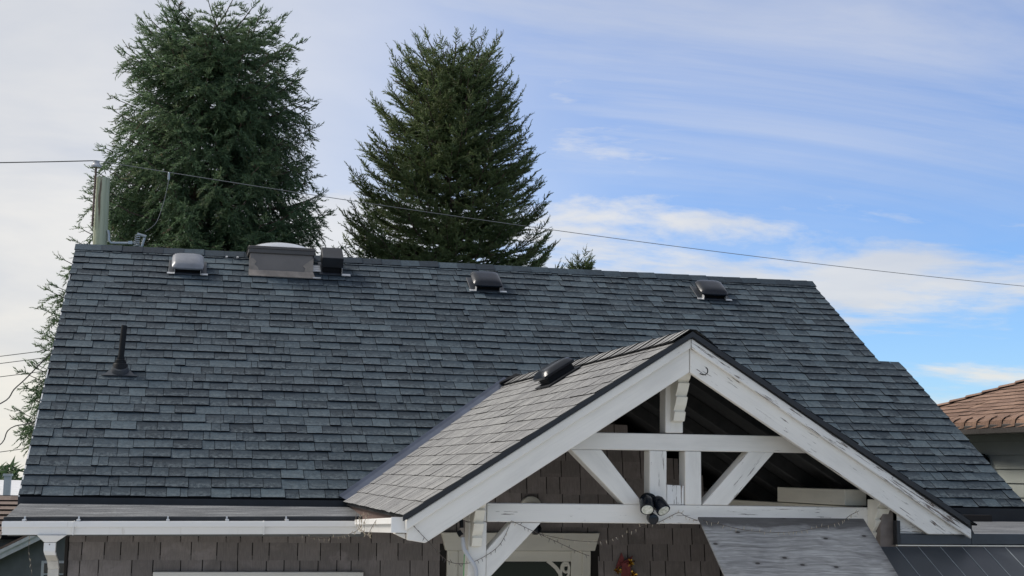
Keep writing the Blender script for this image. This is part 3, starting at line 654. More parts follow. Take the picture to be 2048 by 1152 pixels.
# porch eave gutter (left) running front to back, its end cap facing the street
pg = gutter('porch_gutter', (2.415, -2.985, -0.030), (2.455, -0.95, -0.115), (-1, 0, 0), M['gutter'], 0.084, 0.105)
MB().box(2.31, 2.414, -2.994, -2.986, -0.112, -0.026).build('end_cap_rim', M['gutter'], pg)
board('eave_return', [(2.33, -0.118), (2.398, -0.118), (2.398, -0.15)], -2.97, -2.90, M['white'], house, (1, 0))
MB().box(2.42, 2.45, -2.95, 0.0, -0.15, -0.02).build('porch_fascia', M['rust'], house)

# addition on the right: flat roof, dark fascia, side wall
MB().box(5.44, 9.2, -2.93, 0.0, GZ, -0.17).build('addition_wall', M['beige_wall'], house)
MB().hexa([(5.95, -2.95, -0.165), (9.25, -2.95, -0.165), (9.25, 0.02, -0.17), (5.50, 0.02, -0.17), (5.95, -2.95, -0.098), (9.25, -2.95, -0.09), (9.25, 0.02, -0.115), (5.50, 0.02, -0.115)]).build('addition_flat_roof', M['roll'], house)
MB().box(5.7, W2+0.01, -0.012, 0.02, -0.118, -0.004).build('upstand_flashing', M['dark_flash'], house)
MB().box(5.461, 5.946, -2.975, -2.952, -0.162, -0.1015).build('fascia', M['slate_metal'], house, None, 0.002)
MB().box(5.949, 9.25, -2.973, -2.952, -0.160, -0.096).build('fascia', M['slate_metal'], house, None, 0.002)
MB().prism([(5.925, -0.098), (5.96, -0.098), (5.905, 0.0), (5.885, 0.02)], -2.99, -2.955).build('end_flashing', M['black_metal'], house)
MB().box(5.436, 5.460, -2.98, -2.93, -0.165, -0.02).build('corner_flashing', M['black_metal'], house, None, 0.002)
board('infill_board', [(5.463, -0.10), (5.75, -0.10), (5.463, 0.07)], -2.945, -2.925, M['white_peel2'], house, (1, 0))
plank('addition_post', 5.335, 5.435, -2.94, -2.62, GZ, 0.14, M['beige_wall'], house, 'Z') if False else None
MB().prism([(5.455, GZ), (5.455, 0.06), (5.41, 0.10), (5.385, 0.02), (5.37, -0.06), (5.365, -0.16), (5.365, GZ)], -2.90, -2.80).build('addition_pier', M['beige_wall'], house)
MB().box(5.44, 9.2, -2.985, -2.955, -0.172, -0.166).build('trim_strip', M['cream'], house)

# ------------------------------------------------------------------ roof fixtures (parts of the house)
def local_frame(P, ex, ey): return frame_from(P, ex, ey)
def hood_vent(frame, label=None, cap='black_plastic', wd=0.315, ln=0.32, lift=0.0):
    """low louvred hood: flange on the roof, neck, rounded cap; local y points up the roof"""
    mb = MB(); hw = wd/2
    top = []
    nx, ny = 14, 12
    for j in range(ny+1):
        for i in range(nx+1):
            u, v_ = i/nx*2-1, j/ny*2-1
            hgt = 0.086+0.046*max(0.0, 1-abs(u)**3.5)**0.5*max(0.0, 1-abs(v_)**3.5)**0.5
            rx = u*hw*(1-0.07*abs(v_)**4); ry = v_*ln/2*(1-0.07*abs(u)**4)
            top.append((rx, ry, hgt))
    b = len(mb.v); mb.v += top
    for j in range(ny):
        for i in range(nx): mb.face([b+j*(nx+1)+i, b+j*(nx+1)+i+1, b+(j+1)*(nx+1)+i+1, b+(j+1)*(nx+1)+i])
    ring = [i for i in range(nx+1)]+[(j+1)*(nx+1)-1 for j in range(1, ny+1)]+[ny*(nx+1)+i for i in range(nx-1, -1, -1)]+[j*(nx+1) for j in range(ny-1, 0, -1)]
    b2 = len(mb.v); mb.v += [(top[i][0]*0.99, top[i][1]*0.99, 0.070) for i in ring]; n = len(ring)
    for i in range(n): mb.face([b+ring[i], b2+i, b2+(i+1) % n, b+ring[(i+1) % n]])
    mb.face([b2+i for i in range(n)])
    mb.v = [tuple(frame @ Vector(p)) for p in mb.v]
    vent = mb.build('roof_vent', M[cap], house, frame, smooth=True)
    nk = MB().box(-hw*0.74, hw*0.74, -ln*0.36, ln*0.40, 0.012, 0.074)
    nk.v = [tuple(frame @ Vector(p)) for p in nk.v]; nk.build('neck', M['black_rough'], vent, frame)
    for k in range(3):
        lv = MB().box(-hw*0.78, hw*0.78, -ln*0.40, -ln*0.345, 0.022+k*0.013, 0.027+k*0.013); lv.v = [tuple(frame @ Vector(p)) for p in lv.v]; lv.build('louvre', M['black_rough'], vent, frame)
    fl = MB().box(-hw*1.18, hw*1.18, -ln*0.50, ln*0.5, 0.012, 0.021); fl.v = [tuple(frame @ Vector(p)) for p in fl.v]; fl.build('flange', M['lead'] if lift == 0 else M['black_metal'], vent, frame, 0.002)
    for sgn in (-1, 1):
        if lift: continue
        fl = MB().box(sgn*hw*0.80-0.002, sgn*hw*0.80+0.002, -ln*0.50, -ln*0.30, 0.02, 0.06); fl.v = [tuple(frame @ Vector(p)) for p in fl.v]; fl.build('side_tab', M['alu'], vent, frame)
        fl = MB().box(min(sgn*hw*0.80, sgn*hw*1.26), max(sgn*hw*0.80, sgn*hw*1.26), -ln*0.54, -ln*0.44, 0.0215, 0.027); fl.v = [tuple(frame @ Vector(p)) for p in fl.v]; fl.build('flange_edge', M['alu'], vent, frame)
    if label: vent['label'] = label
    return vent
def loc(mb, F): mb.v = [tuple(F @ Vector(p)) for p in mb.v]; return mb
upv = (0, math.cos(A), math.sin(A))
def on_roof(x, y, dw=0.0): return Vector((x, y, y*H/D))+nm*dw
hood_vent(local_frame(on_roof(1.105, 3.39), (1, 0, 0), upv), 'black roof vent left of the skylight, sky reflection painted pale on its cap', 'sky_sheen_cap')
hood_vent(local_frame(on_roof(4.165, 3.33), (1, 0, 0), upv), 'black roof vent near the ridge in the middle of the roof')
hood_vent(local_frame(on_roof(6.70, 3.38), (1, 0, 0), upv), 'rightmost black roof vent near the ridge')
hood_vent(local_frame(Vector((3.83, -0.93, GZP-(GX-3.83)*SL))+Vector((-SL, 0, 1)).normalized()*0.0, (0, -1, 0), (1, 0, SL)), 'black roof vent on the porch roof', 'black_plastic', 0.36, 0.28, 1)
# skylight
FS = local_frame(on_roof(2.033, 3.36), (1, 0, 0), upv)
S0 = on_roof(2.033, 3.36)
FK = Matrix.Translation(S0)
sk = loc(MB().prism([(0.0, -0.03), (0.0, 0.225), (0.62, 0.225), (0.62, 0.0), (0.41, 0.24*0 + 0.22)], -0.318, 0.318, 'X'), FK).build('skylight', M['curb'], house, FK, 0.003)
sk['label'] = 'taupe skylight box with milky dome at the ridge'
loc(MB().box(-0.335, 0.335, -0.018, 0.64, 0.215, 0.292), FK).build('lid_frame', M['frame_dark'], sk, FK, 0.006)
loc(MB().box(-0.345, 0.345, -0.028, 0.65, 0.262, 0.270), FK).build('lid_lip', M['frame_dark'], sk, FK, 0.003)
mb = MB(); n_ = 12
for j in range(n_+1):
    for i in range(n_+1):
        u, v_ = i/n_*2-1, j/n_*2-1
        mb.v.append((u*0.29, 0.29+v_*0.27, 0.292+0.085*(1-u*u)**0.6*(1-v_*v_)**0.6))
for j in range(n_):
    for i in range(n_): mb.face([j*(n_+1)+i, j*(n_+1)+i+1, (j+1)*(n_+1)+i+1, (j+1)*(n_+1)+i])
loc(mb, FK).build('dome', M['dome'], sk, FK, smooth=True)
loc(MB().hexa([(-0.325, -0.075, 0.014), (0.345, -0.075, 0.014), (0.325, -0.001, 0.02), (-0.325, -0.001, 0.02), (-0.325, -0.075, 0.02), (0.345, -0.075, 0.02), (0.325, -0.001, 0.05), (-0.325, -0.001, 0.05)]), FS).build('apron_flashing', M['curb_light'], sk, FS)
loc(MB().prism([(-0.325, 0.02), (-0.215, 0.025), (-0.235, 0.07), (-0.27, 0.10), (-0.25, 0.13), (-0.29, 0.165), (-0.325, 0.15)], -0.008, -0.003), FK).build('corner_flashing', M['curb_light'], sk, FK)
loc(MB().prism([(0.325, 0.02), (0.23, 0.022), (0.245, 0.08), (0.22, 0.105), (0.26, 0.14), (0.30, 0.17), (0.325, 0.19)], -0.008, -0.003), FK).build('corner_flashing', M['curb_light'], sk, FK)
loc(MB().box(0.32, 0.40, -0.085, -0.06, 0.018, 0.026), FS).build('step_flashing', M['alu'], sk, FS)
# box vent beside the skylight
FB = local_frame(on_roof(2.555, 3.42), (1, 0, 0), upv)
bv = loc(MB().hexa([(-0.108, -0.02, 0.09), (0.108, -0.02, 0.09), (0.108, 0.24, 0.06), (-0.108, 0.24, 0.06), (-0.108, -0.02, 0.20), (0.108, -0.02, 0.20), (0.108, 0.24, 0.20), (-0.108, 0.24, 0.20)]), FB).build('box_vent', M['dark_flash'], house, FB, 0.004)
bv['label'] = 'dark square box vent right of the skylight'
loc(MB().box(-0.095, 0.095, 0.0, 0.22, 0.0, 0.09), FB).build('neck', M['black_rough'], bv, FB)
loc(MB().box(-0.13, 0.12, -0.04, 0.26, 0.012, 0.02), FB).build('flange', M['lead'], bv, FB, 0.002)
loc(MB().box(0.10, 0.19, -0.06, -0.02, 0.018, 0.026), FB).build('flange_edge', M['alu'], bv, FB)
loc(MB().box(0.098, 0.102, -0.05, 0.06, 0.02, 0.09), FB).build('side_tab', M['alu'], bv, FB)
for k in range(3): loc(MB().box(-0.20, -0.112, 0.0+k*0.05, 0.045+k*0.05, 0.024, 0.030), FB).build('step_flashing', M['alu'], bv, FB)
# plumbing vent pipe
P0 = on_roof(0.585, 1.58)
pv = MB().tube([P0+Vector((0, 0, 0.10)), P0+Vector((0.016, 0.0, 0.41))], 0.0255, 20).build('vent_pipe', M['black_rough'], house, smooth=True)
pv['label'] = 'black plumbing vent pipe low on the left of the roof'
MB().lathe([(0.066, -0.04), (0.064, 0.065), (0.058, 0.078), (0.050, 0.080), (0.050, 0.094), (0.042, 0.096), (0.042, 0.108), (0.034, 0.112), (0.034, 0.13)], 20, tuple(P0)).build('boot', M['black_rough'], pv, smooth=True)
FP = local_frame(P0, (1, 0, 0), upv)
bb = MB().lathe([(0.082, 0.0), (0.076, 0.03), (0.064, 0.055)], 20); loc(bb, FP).build('boot_base', M['lead'], pv, FP, smooth=True)
pp = [(0.15*math.copysign(abs(math.cos(a))**0.6, math.cos(a)), -0.02+0.15*math.copysign(abs(math.sin(a))**0.6, math.sin(a))) for a in [2*math.pi*k/24 for k in range(24)]]
loc(MB().prism([(-0.145, -0.085), (0.145, -0.085), (0.15, -0.078), (0.12, -0.06), (0.09, 0.0), (-0.09, 0.0), (-0.12, -0.06), (-0.15, -0.078)], 0.012, 0.021, 'Z'), FP).build('flange', M['lead'], pv, FP)
# nail heads on the ridge
for xx in (1.49, 1.60): MB().tube([on_roof(xx, 3.63, 0.02), on_roof(xx, 3.63, 0.034)], 0.012, 8).build('nail_head', M['alu'], roof)

# ------------------------------------------------------------------ door, window, wall lamp (parts of the house)
ys = WY-0.02
door = MB().box(3.26, 4.16, WY-0.012, WY+0.02, GZ, -0.455).build('door', M['glass'], house)
dh = MB().prism([(3.158, -0.372), (4.352, -0.370), (4.392, -0.232), (3.118, -0.234)], WY-0.06, WY-0.002).build('door_head', M['cream'], house, frame_from((3.75, WY, -0.3), (1, 0, 0), (0, 1, 0)), 0.003)
plank('door_casing', 3.172, 3.255, WY-0.045, WY-0.002, GZ, -0.3745, M['cream'], house, 'Z')
plank('door_casing', 4.255, 4.322, WY-0.045, WY-0.002, GZ, -0.3735, M['cream'], house, 'Z')
plank('door_stile', 3.2565, 3.345, WY-0.035, WY-0.013, GZ, -0.3745, M['cream'], door, 'Z')
plank('door_stile', 4.165, 4.2535, WY-0.035, WY-0.013, GZ, -0.3735, M['cream'], door, 'Z')
plank('door_rail', 3.3465, 4.1635, WY-0.034, WY-0.013, -0.455, -0.3745, M['cream'], door, 'X')
# scroll ornament in the screen door's corner
sp = [(3.975, -0.450), (4.01, -0.475), (4.045, -0.505), (4.075, -0.545), (4.092, -0.60), (4.10, -0.66)]
mb = MB()
for i in range(len(sp)-1):
    (xa, za), (xb, zb) = sp[i], sp[i+1]; dx, dz = xb-xa, zb-za; l_ = math.hypot(dx, dz); nx_, nz_ = -dz/l_*0.014, dx/l_*0.014
    mb.prism([(xa-nx_, za-nz_), (xb-nx_, zb-nz_), (xb+nx_, zb+nz_), (xa+nx_, za+nz_)], WY-0.032, WY-0.02)
spir = []
for k in range(22):
    a = R(200-k*24); rr_ = 0.042-0.0011*k; spir.append((4.122+rr_*0.85*math.cos(a), WY-0.026, -0.505+rr_*1.15*math.sin(a)))
mb.tube([(4.088, WY-0.026, -0.585), (4.083, WY-0.026, -0.545)]+spir, 0.0105, 6)
mb.tube([(4.135, WY-0.026, -0.46), (4.152, WY-0.026, -0.50), (4.150, WY-0.026, -0.55), (4.125, WY-0.026, -0.60), (4.115, WY-0.026, -0.66)], 0.0105, 6)
mb.build('scroll_ornament', M['cream'], door)
win = plank('window_head', 0.975, 2.525, WY-0.055, WY-0.002, -0.66, -0.535, M['white'], house, 'X')
MB().box(1.02, 2.48, WY-0.02, WY-0.002, -1.8, -0.662).build('window_pane', M['glass'], house)
wl = MB().tube([(3.83, WY-0.02, -0.035), (3.83, WY-0.05, -0.035), (3.83, WY-0.065, -0.035)], [0.088, 0.085, 0.06], 28).build('wall_lamp', M['cream'], house, smooth=True)
MB().tube([(3.83, WY-0.12, -0.02), (3.845, WY-0.12, -0.17)], 0.012, 8).build('stem', M['black_rough'], wl)
MB().lathe([(0.01, 0.05), (0.035, 0.03), (0.048, 0.0), (0.042, -0.03), (0.015, -0.05)], 18, (3.85, WY-0.12, -0.195)).build('globe', M['black_plastic'], wl, smooth=True)
MB().box(3.78, 3.88, WY-0.12, WY-0.005, -0.03, -0.015).build('arm', M['cream'], wl)
# electrical conduit with weatherhead on the porch post
cdp = smooth_path([(2.757, -2.80, -0.14), (2.765, -2.805, -0.20), (2.775, -2.81, -0.225), (2.80, -2.815, -0.265), (2.835, -2.81, -0.32), (2.843, -2.805, -0.40), (2.845, -2.80, -0.7)])
cn = MB().tube(cdp, 0.013, 12).build('conduit', M['grey_pipe'], house, smooth=True)
MB().tube(smooth_path([(2.745, -2.79, -0.02), (2.75, -2.80, -0.07), (2.752, -2.80, -0.10)]), 0.012, 10).build('cable_cluster', M['black_rough'], cn)
MB().tube([(2.752, -2.80, -0.09), (2.757, -2.80, -0.145)], [0.016, 0.015], 8).build('connector', M['curb_light'], cn)
MB().tube([(2.735, -2.80, -0.11), (2.748, -2.81, -0.135)], 0.016, 10).build('clamp', M['black_rough'], cn)
MB().tube(smooth_path([(2.775, -2.79, -0.22), (2.772, -2.79, -0.35), (2.774, -2.79, -0.9)]), 0.003, 6).build('ground_wire', M['green_wire'], cn)

# ------------------------------------------------------------------ things on the house
# security light
sl0 = empty('security_light', (3.90, Ty0, 0.05))
tag(sl0, 'black twin head security floodlight with motion sensor on the white lower beam', 'floodlight')
MB().tube([(3.895, Ty0-0.001, 0.075), (3.895, Ty0-0.045, 0.078)], [0.052, 0.046], 24).build('mounting_plate', M['black_rough'], sl0, smooth=True)
def lamp_head(c, d):
    c, d = Vector(c), Vector(d).normalized()
    prof = [(-0.055, 0.012), (-0.05, 0.026), (-0.03, 0.038), (0.0, 0.042), (0.035, 0.043), (0.05, 0.043)]
    h = MB().tube([c+d*a+d*i*1e-5 for i, (a, r_) in enumerate(prof)], [r_ for a, r_ in prof], 22).build('lamp_head', M['black_plastic'], sl0, smooth=True)
    MB().tube([c+d*0.048, c+d*0.053], 0.0345, 22).build('lens', M['lens'], h)
lamp_head((3.862, Ty0-0.085, 0.062), (-0.16, -0.66, -0.60))
lamp_head((3.944, Ty0-0.085, 0.058), (0.22, -0.62, -0.62))
MB().tube([(3.895, Ty0-0.03, 0.09), (3.868, Ty0-0.06, 0.088)], 0.02, 12).build('arm', M['black_rough'], sl0)
MB().tube([(3.90, Ty0-0.03, 0.09), (3.935, Ty0-0.06, 0.085)], 0.02, 12).build('arm', M['black_rough'], sl0)
MB().tube([(3.900, Ty0-0.04, 0.05), (3.903, Ty0-0.05, 0.0)], 0.010, 10).build('sensor_stem', M['black_rough'], sl0)
ss = MB().tube([(3.905, Ty0-0.03, -0.022), (3.905, Ty0-0.05, -0.022), (3.905, Ty0-0.085, -0.03), (3.905, Ty0-0.09, -0.031)], [0.026, 0.032, 0.032, 0.026], 20).build('sensor', M['black_plastic'], sl0, smooth=True)

# string lights
def string_lights(label, paths, rng, dark=False, group=None, step=0.028):
    t0 = empty('string_lights', paths[0][0]); tag(t0, label, 'string lights', group)
    wmb = MB(); bmb = MB(); dmb = MB()
    for p in paths:
        sp_ = smooth_path(p, 10); wmb.tube(sp_, 0.0017, 5)
        acc = 0
        for a, b_ in zip(sp_[:-1], sp_[1:]):
            acc += (b_-a).length
            if acc > step*rng.uniform(0.6, 1.5):
                acc = 0; d = Vector((rng.uniform(-0.6, 0.6), rng.uniform(-0.5, 0.1), rng.choice((-1, -1, -1, 0.8)))).normalized()
                (dmb if (dark and rng.random() < 0.8) else bmb).tube([a, a+d*0.008, a+d*rng.uniform(0.016, 0.024)], [0.0016, 0.0018, 0.0010], 5)
    wmb.build('wire', M['lt_wire'], t0)
    for q, mt_ in ((bmb, 'bulb'), (dmb, 'bulb_dark')):
        if q.v: q.build('bulbs', M[mt_], t0)['kind'] = 'stuff'
    return t0
rs = random.Random(21)
yb = -3.012
string_lights('string lights looped from gutter end under the left knee brace', [[(2.41, yb, -0.05), (2.52, yb, -0.16), (2.63, -2.97, -0.262), (2.74, -2.86, -0.292), (2.85, -2.80, -0.275), (2.98, -2.79, -0.19), (3.05, -2.79, -0.05)], [(3.05, -2.79, -0.048), (3.11, -2.80, -0.075), (3.20, -2.80, -0.115), (3.32, -2.80, -0.165), (3.45, -2.80, -0.222), (3.53, -2.79, -0.25)]], rs, True)
string_lights('string lights sagging past the door head to below the floodlight', [[(3.24, -2.70, -0.125), (3.36, -2.72, -0.150), (3.48, -2.75, -0.165), (3.60, -2.78, -0.165), (3.72, -2.79, -0.13), (3.86, -2.79, -0.075), (3.97, -2.79, -0.045), (4.085, -2.79, 0.008), (4.13, -2.80, -0.01), (4.20, -2.81, -0.035)]], rs)
string_lights('string lights draped across the top of the plywood sheet', [[(4.18, -2.965, -0.030), (4.27, -3.0, -0.05), (4.41, -3.035, -0.080), (4.57, -3.05, -0.092), (4.74, -3.045, -0.087), (4.92, -3.01, -0.060), (5.07, -2.97, -0.027), (5.17, -2.90, 0.010), (5.26, -2.83, 0.033)]], rs)
tg = [[(1.95, -0.945, -0.22), (2.10, -0.95, -0.245), (2.22, -1.0, -0.235), (2.32, -1.2, -0.19), (2.33, -1.5, -0.13), (2.30, -1.7, -0.07), (2.34, -1.9, -0.05)],
      [(2.33, -1.4, -0.06), (2.31, -1.6, -0.14), (2.33, -1.9, -0.185), (2.31, -2.1, -0.14), (2.33, -2.3, -0.05)],
      [(2.32, -1.3, -0.05), (2.30, -1.45, -0.12), (2.32, -1.7, -0.17), (2.31, -1.8, -0.10), (2.33, -1.85, -0.04)]]
string_lights('tangled string lights hanging on the porch gutter', tg, rs)
string_lights('string lights dangling straight down beside the downspout', [[(0.175, -0.93, -0.245), (0.178, -0.93, -0.36), (0.20, -0.93, -0.45), (0.21, -0.93, -0.60)]], rs)
string_lights('string lights at the far left edge below the gutter', [[(0.0, -0.93, -0.22), (-0.03, -0.93, -0.35), (-0.02, -0.93, -0.45), (-0.012, -0.93, -0.62)]], rs)

# ribbon bow on the wall
bw = empty('ribbon_bow', (4.60, WY-0.02, -0.50)); tag(bw, 'dusty red ribbon bow with gold tinsel on the shingle wall', 'bow')
MB().prism([(4.575, -0.385), (4.598, -0.43), (4.588, -0.46), (4.552, -0.515), (4.53, -0.50)], WY-0.045, WY-0.035).build('ribbon', M['ribbon'], bw)
MB().prism([(4.668, -0.405), (4.64, -0.425), (4.565, -0.465), (4.55, -0.50), (4.60, -0.475), (4.65, -0.445)], WY-0.055, WY-0.046).build('ribbon', M['ribbon'], bw)
MB().prism([(4.575, -0.468), (4.64, -0.445), (4.645, -0.52), (4.63, -0.66), (4.56, -0.66), (4.57, -0.53)], WY-0.068, WY-0.058).build('ribbon', M['ribbon'], bw)
rg = random.Random(3)
for (cx_, cz_) in ((4.535, -0.52), (4.642, -0.46), (4.665, -0.555)):
    mb = MB()
    for _ in range(60):
        d = Vector((rg.gauss(0, 1), rg.gauss(0, 0.6)-0.3, rg.gauss(0, 1))).normalized()*rg.uniform(0.012, 0.038); c_ = Vector((cx_, WY-0.075, cz_))
        s_ = Vector((rg.uniform(-1, 1), rg.uniform(-1, 1), rg.uniform(-1, 1)))*0.006; b = len(mb.v)
        mb.v += [tuple(c_), tuple(c_+d+s_), tuple(c_+d-s_)]; mb.face([b, b+1, b+2])
    mb.build('tinsel', M['tinsel'], bw)

# weathered plywood sheet sloping out from the lower beam
p_tl, p_tr = Vector((4.165, -2.92, -0.010)), Vector((5.245, -2.92, -0.010))
dn = Vector((0, -0.80, -0.60)).normalized()
FPY = frame_from(p_tl, (1, 0, 0), -dn)
mb = MB().box(0, 1.08, -1.15, 0.0, -0.012, 0.0); loc(mb, FPY)
ply = mb.build('plywood_sheet', M['ply'], None, FPY, 0.002)
tag(ply, 'weathered grey plywood sheet sloping out below the white porch beam', 'plywood')
# dark metal awning with pale seams
aw = empty('metal_awning', (7.2, -3.1, GZ)); tag(aw, 'dark slate metal awning with thin pale seams at the lower right', 'awning')
da = Vector((0, -0.87, -0.49)).normalized(); FA = frame_from((5.212, -2.99, -0.176), (1, 0, 0), -da)
pw = 0.1495; x = 0.0; k = 0
while x < 3.9:
    wdt = 0.062 if k == 0 else pw
    loc(MB().box(x, x+wdt-0.003, -1.3, 0, -0.012, 0.0), FA).build('panel', M['awning'], aw, FA, 0.0015)
    loc(MB().box(x+wdt-0.0024, x+wdt-0.0006, -1.3, 0, -0.010, 0.003), FA).build('seam', M['galv'], aw, FA)
    x += wdt; k += 1
for xx in (5.35, 9.0):
    MB().box(xx, xx+0.07, -3.98, -3.91, GZ, -0.72).build('post', M['slate_metal'], aw)
MB().box(5.25, 9.1, -3.99, -3.92, -0.80, -0.722).build('front_rail', M['slate_metal'], aw)

# ------------------------------------------------------------------ utility pole and wires
up_ = empty('utility_pole', (-0.07, 8.3, GZ)); tag(up_, 'greenish weathered wooden utility pole behind the left end of the ridge', 'utility pole')
MB().tube([(-0.055, 8.3, GZ), (-0.066, 8.3, 1.0), (-0.08, 8.3, 4.078)], [0.125, 0.108, 0.088], 28).build('shaft', M['pole'], up_, frame=Matrix.Translation((0, 8.3, 0)), smooth=True)
MB().tube([(-0.185, 8.25, 3.4), (-0.178, 8.25, 4.22)], 0.014, 8).build('insulator_pin', M['rust'], up_)
MB().lathe([(0.02, -0.05), (0.068, -0.045), (0.070, -0.02), (0.045, 0.005), (0.04, 0.03), (0.045, 0.045), (0.02, 0.05)], 18, (-0.178, 8.25, 4.25)).build('insulator', M['ceramic'], up_, smooth=True)
MB().tube([(0.02, 8.25, 3.36), (0.035, 8.25, 3.30), (0.04, 8.25, 3.22), (0.07, 8.25, 3.19), (0.33, 8.25, 3.20)], 0.018, 8).box(0.29, 0.345, 8.22, 8.28, 3.185, 3.225).build('bracket', M['galv'], up_)
ck = empty('cable_clamp', (0.45, 8.25, 3.2)); tag(ck, 'grey cable clamp with coiled wires right of the utility pole', 'clamp')
MB().tube([(0.40, 8.25, 3.33), (0.52, 8.25, 3.30)], 0.02, 8).tube([(0.50, 8.25, 3.28), (0.45, 8.25, 3.10)], 0.017, 8).build('clamp_arm', M['galv'], ck)
cpts = [(0.385+0.035*math.cos(k*0.9)+0.0006*k, 8.25+0.03*math.sin(k*0.9), 3.12+0.0042*k) for k in range(50)]
MB().tube(cpts, 0.006, 5).build('coil', M['galv'], ck)
MB().tube([(0.33, 8.25, 3.2), (0.42, 8.25, 3.22), (0.45, 8.25, 3.12)], 0.008, 5).build('arm', M['galv'], ck)
def wire(label, pts, r_, mat, group='overhead wires'):
    o = MB().tube(pts, r_, 6).build('overhead_wire', M[mat], None); tag(o, label, 'wire', group); return o
ip = Vector((-0.178, 8.25, 4.30))
wr = catenary(ip, (15.65, 11.0, 3.69), 0.12, 40)
wire('long overhead wire descending right from the pole past both spruces', wr+catenary((15.65, 11.0, 3.69), (31.5, 13.75, 3.2), 0.1, 8)[1:], 0.0048, 'wire_light')
wire('overhead wire running left from the pole top', catenary(ip, (-14, 8.9, 4.1), 0.25), 0.007, 'wire')
ph = wr[2].lerp(wr[3], 0.4)
pe = Vector((0.50, 8.27, 3.37))
wire('thin slack wire looping down from the long wire to the clamp', smooth_path([ph, ph+Vector((0.0, -0.02, -0.12)), ph.lerp(pe, 0.25)+Vector((0.02, 0, -0.20)), ph.lerp(pe, 0.6)+Vector((0.03, 0, -0.20)), pe], 8), 0.0038, 'wire_light')
MB().lathe([(0.006, -0.06), (0.014, -0.045), (0.016, 0.0), (0.014, 0.045), (0.006, 0.06)], 10, tuple(ph-Vector((0, 0.02, 0.06)))).build('wire_splice', M['galv'], ck)
for (z0_, z1_, lb) in ((1.93, 2.06, 'upper thin wire beside the left roof edge'), (1.80, 1.94, 'middle thin wire beside the left roof edge'), (1.60, 1.70, 'lower thin wire beside the left roof edge'), (0.33, 0.42, 'lowest thin wire beside the left roof edge')):
    wire(lb, catenary((-9, 14.0, z0_-0.55), (1.0, 14.0, z1_+0.55), 0.25), 0.006, 'wire')
wire('sagging black cable dropping left beside the lower roof edge', smooth_path([(-4.0, 9, 0.2), (-1.6, 9.5, 0.95), (-1.15, 9.5, 1.30), (-0.7, 9.0, 1.72), (0.2, 8.4, 2.6)], 8), 0.009, 'wire')
wire('second sagging cable low at the left picture edge', smooth_path([(-4.0, 9, -0.3), (-1.6, 9.5, 0.35), (-1.2, 9.5, 0.72), (-0.7, 9.0, 0.95), (0.2, 8.4, 2.3)], 8), 0.008, 'wire')

# ------------------------------------------------------------------ conifers
def shoots_mesh(name, P, Dv, Ln, Tn, Wd, mat, parent, rng, needles=9):
    """needle-covered shoots: a thin core and rows of flat needles, all real faces"""
    n = len(P); Dv = Dv/np.linalg.norm(Dv, axis=1, keepdims=True)
    ref = np.where(np.abs(Dv[:, 2:3]) > 0.9, np.array([[1.0, 0, 0]]), np.array([[0, 0, 1.0]]))
    U = np.cross(Dv, ref); U /= np.linalg.norm(U, axis=1, keepdims=True); Vv = np.cross(Dv, U)
    verts = []; 
    # core: three-sided spindle (4 verts)
    core = []
    for k in range(3):
        a = 2*math.pi*k/3; core.append(P+(U*math.cos(a)+Vv*math.sin(a))*(Wd*0.22)[:, None])
    core.append(P+Dv*Ln[:, None])
    tri = [(0, 1, 3), (1, 2, 3), (2, 0, 3)]
    allv = core; nv = 4
    for k in range(needles):
        a = rng.uniform(0, 2*math.pi, n); t_ = (k+rng.uniform(0, 1, n))/needles
        rad = U*np.cos(a)[:, None]+Vv*np.sin(a)[:, None]; tan = -U*np.sin(a)[:, None]+Vv*np.cos(a)[:, None]
        b0 = P+Dv*(Ln*t_*0.92)[:, None]
        tip = b0+rad*(Wd*(1.05-0.45*t_))[:, None]+Dv*(Wd*1.1)[:, None]
        hw = (Wd*0.22)[:, None]
        allv += [b0-tan*hw, b0+tan*hw, tip]; tri.append((nv, nv+1, nv+2)); nv += 3
    A_ = np.stack(allv, axis=1).reshape(-1, 3).astype(np.float32)
    T_ = np.array(tri, dtype=np.int32); I_ = (T_[None]+(np.arange(n, dtype=np.int32)*nv)[:, None, None]).reshape(-1)
    me = bpy.data.meshes.new(name); me.vertices.add(len(A_)); me.vertices.foreach_set('co', A_.ravel())
    nt_ = len(I_)//3; me.loops.add(len(I_)); me.loops.foreach_set('vertex_index', I_)
    me.polygons.add(nt_); me.polygons.foreach_set('loop_start', np.arange(0, len(I_), 3, dtype=np.int32))
    me.update(calc_edges=True)
    at = me.attributes.new('tone', 'FLOAT', 'POINT'); at.data.foreach_set('value', np.repeat(Tn.astype(np.float32), nv))
    me.materials.append(mat)
    return link(name, me, parent)
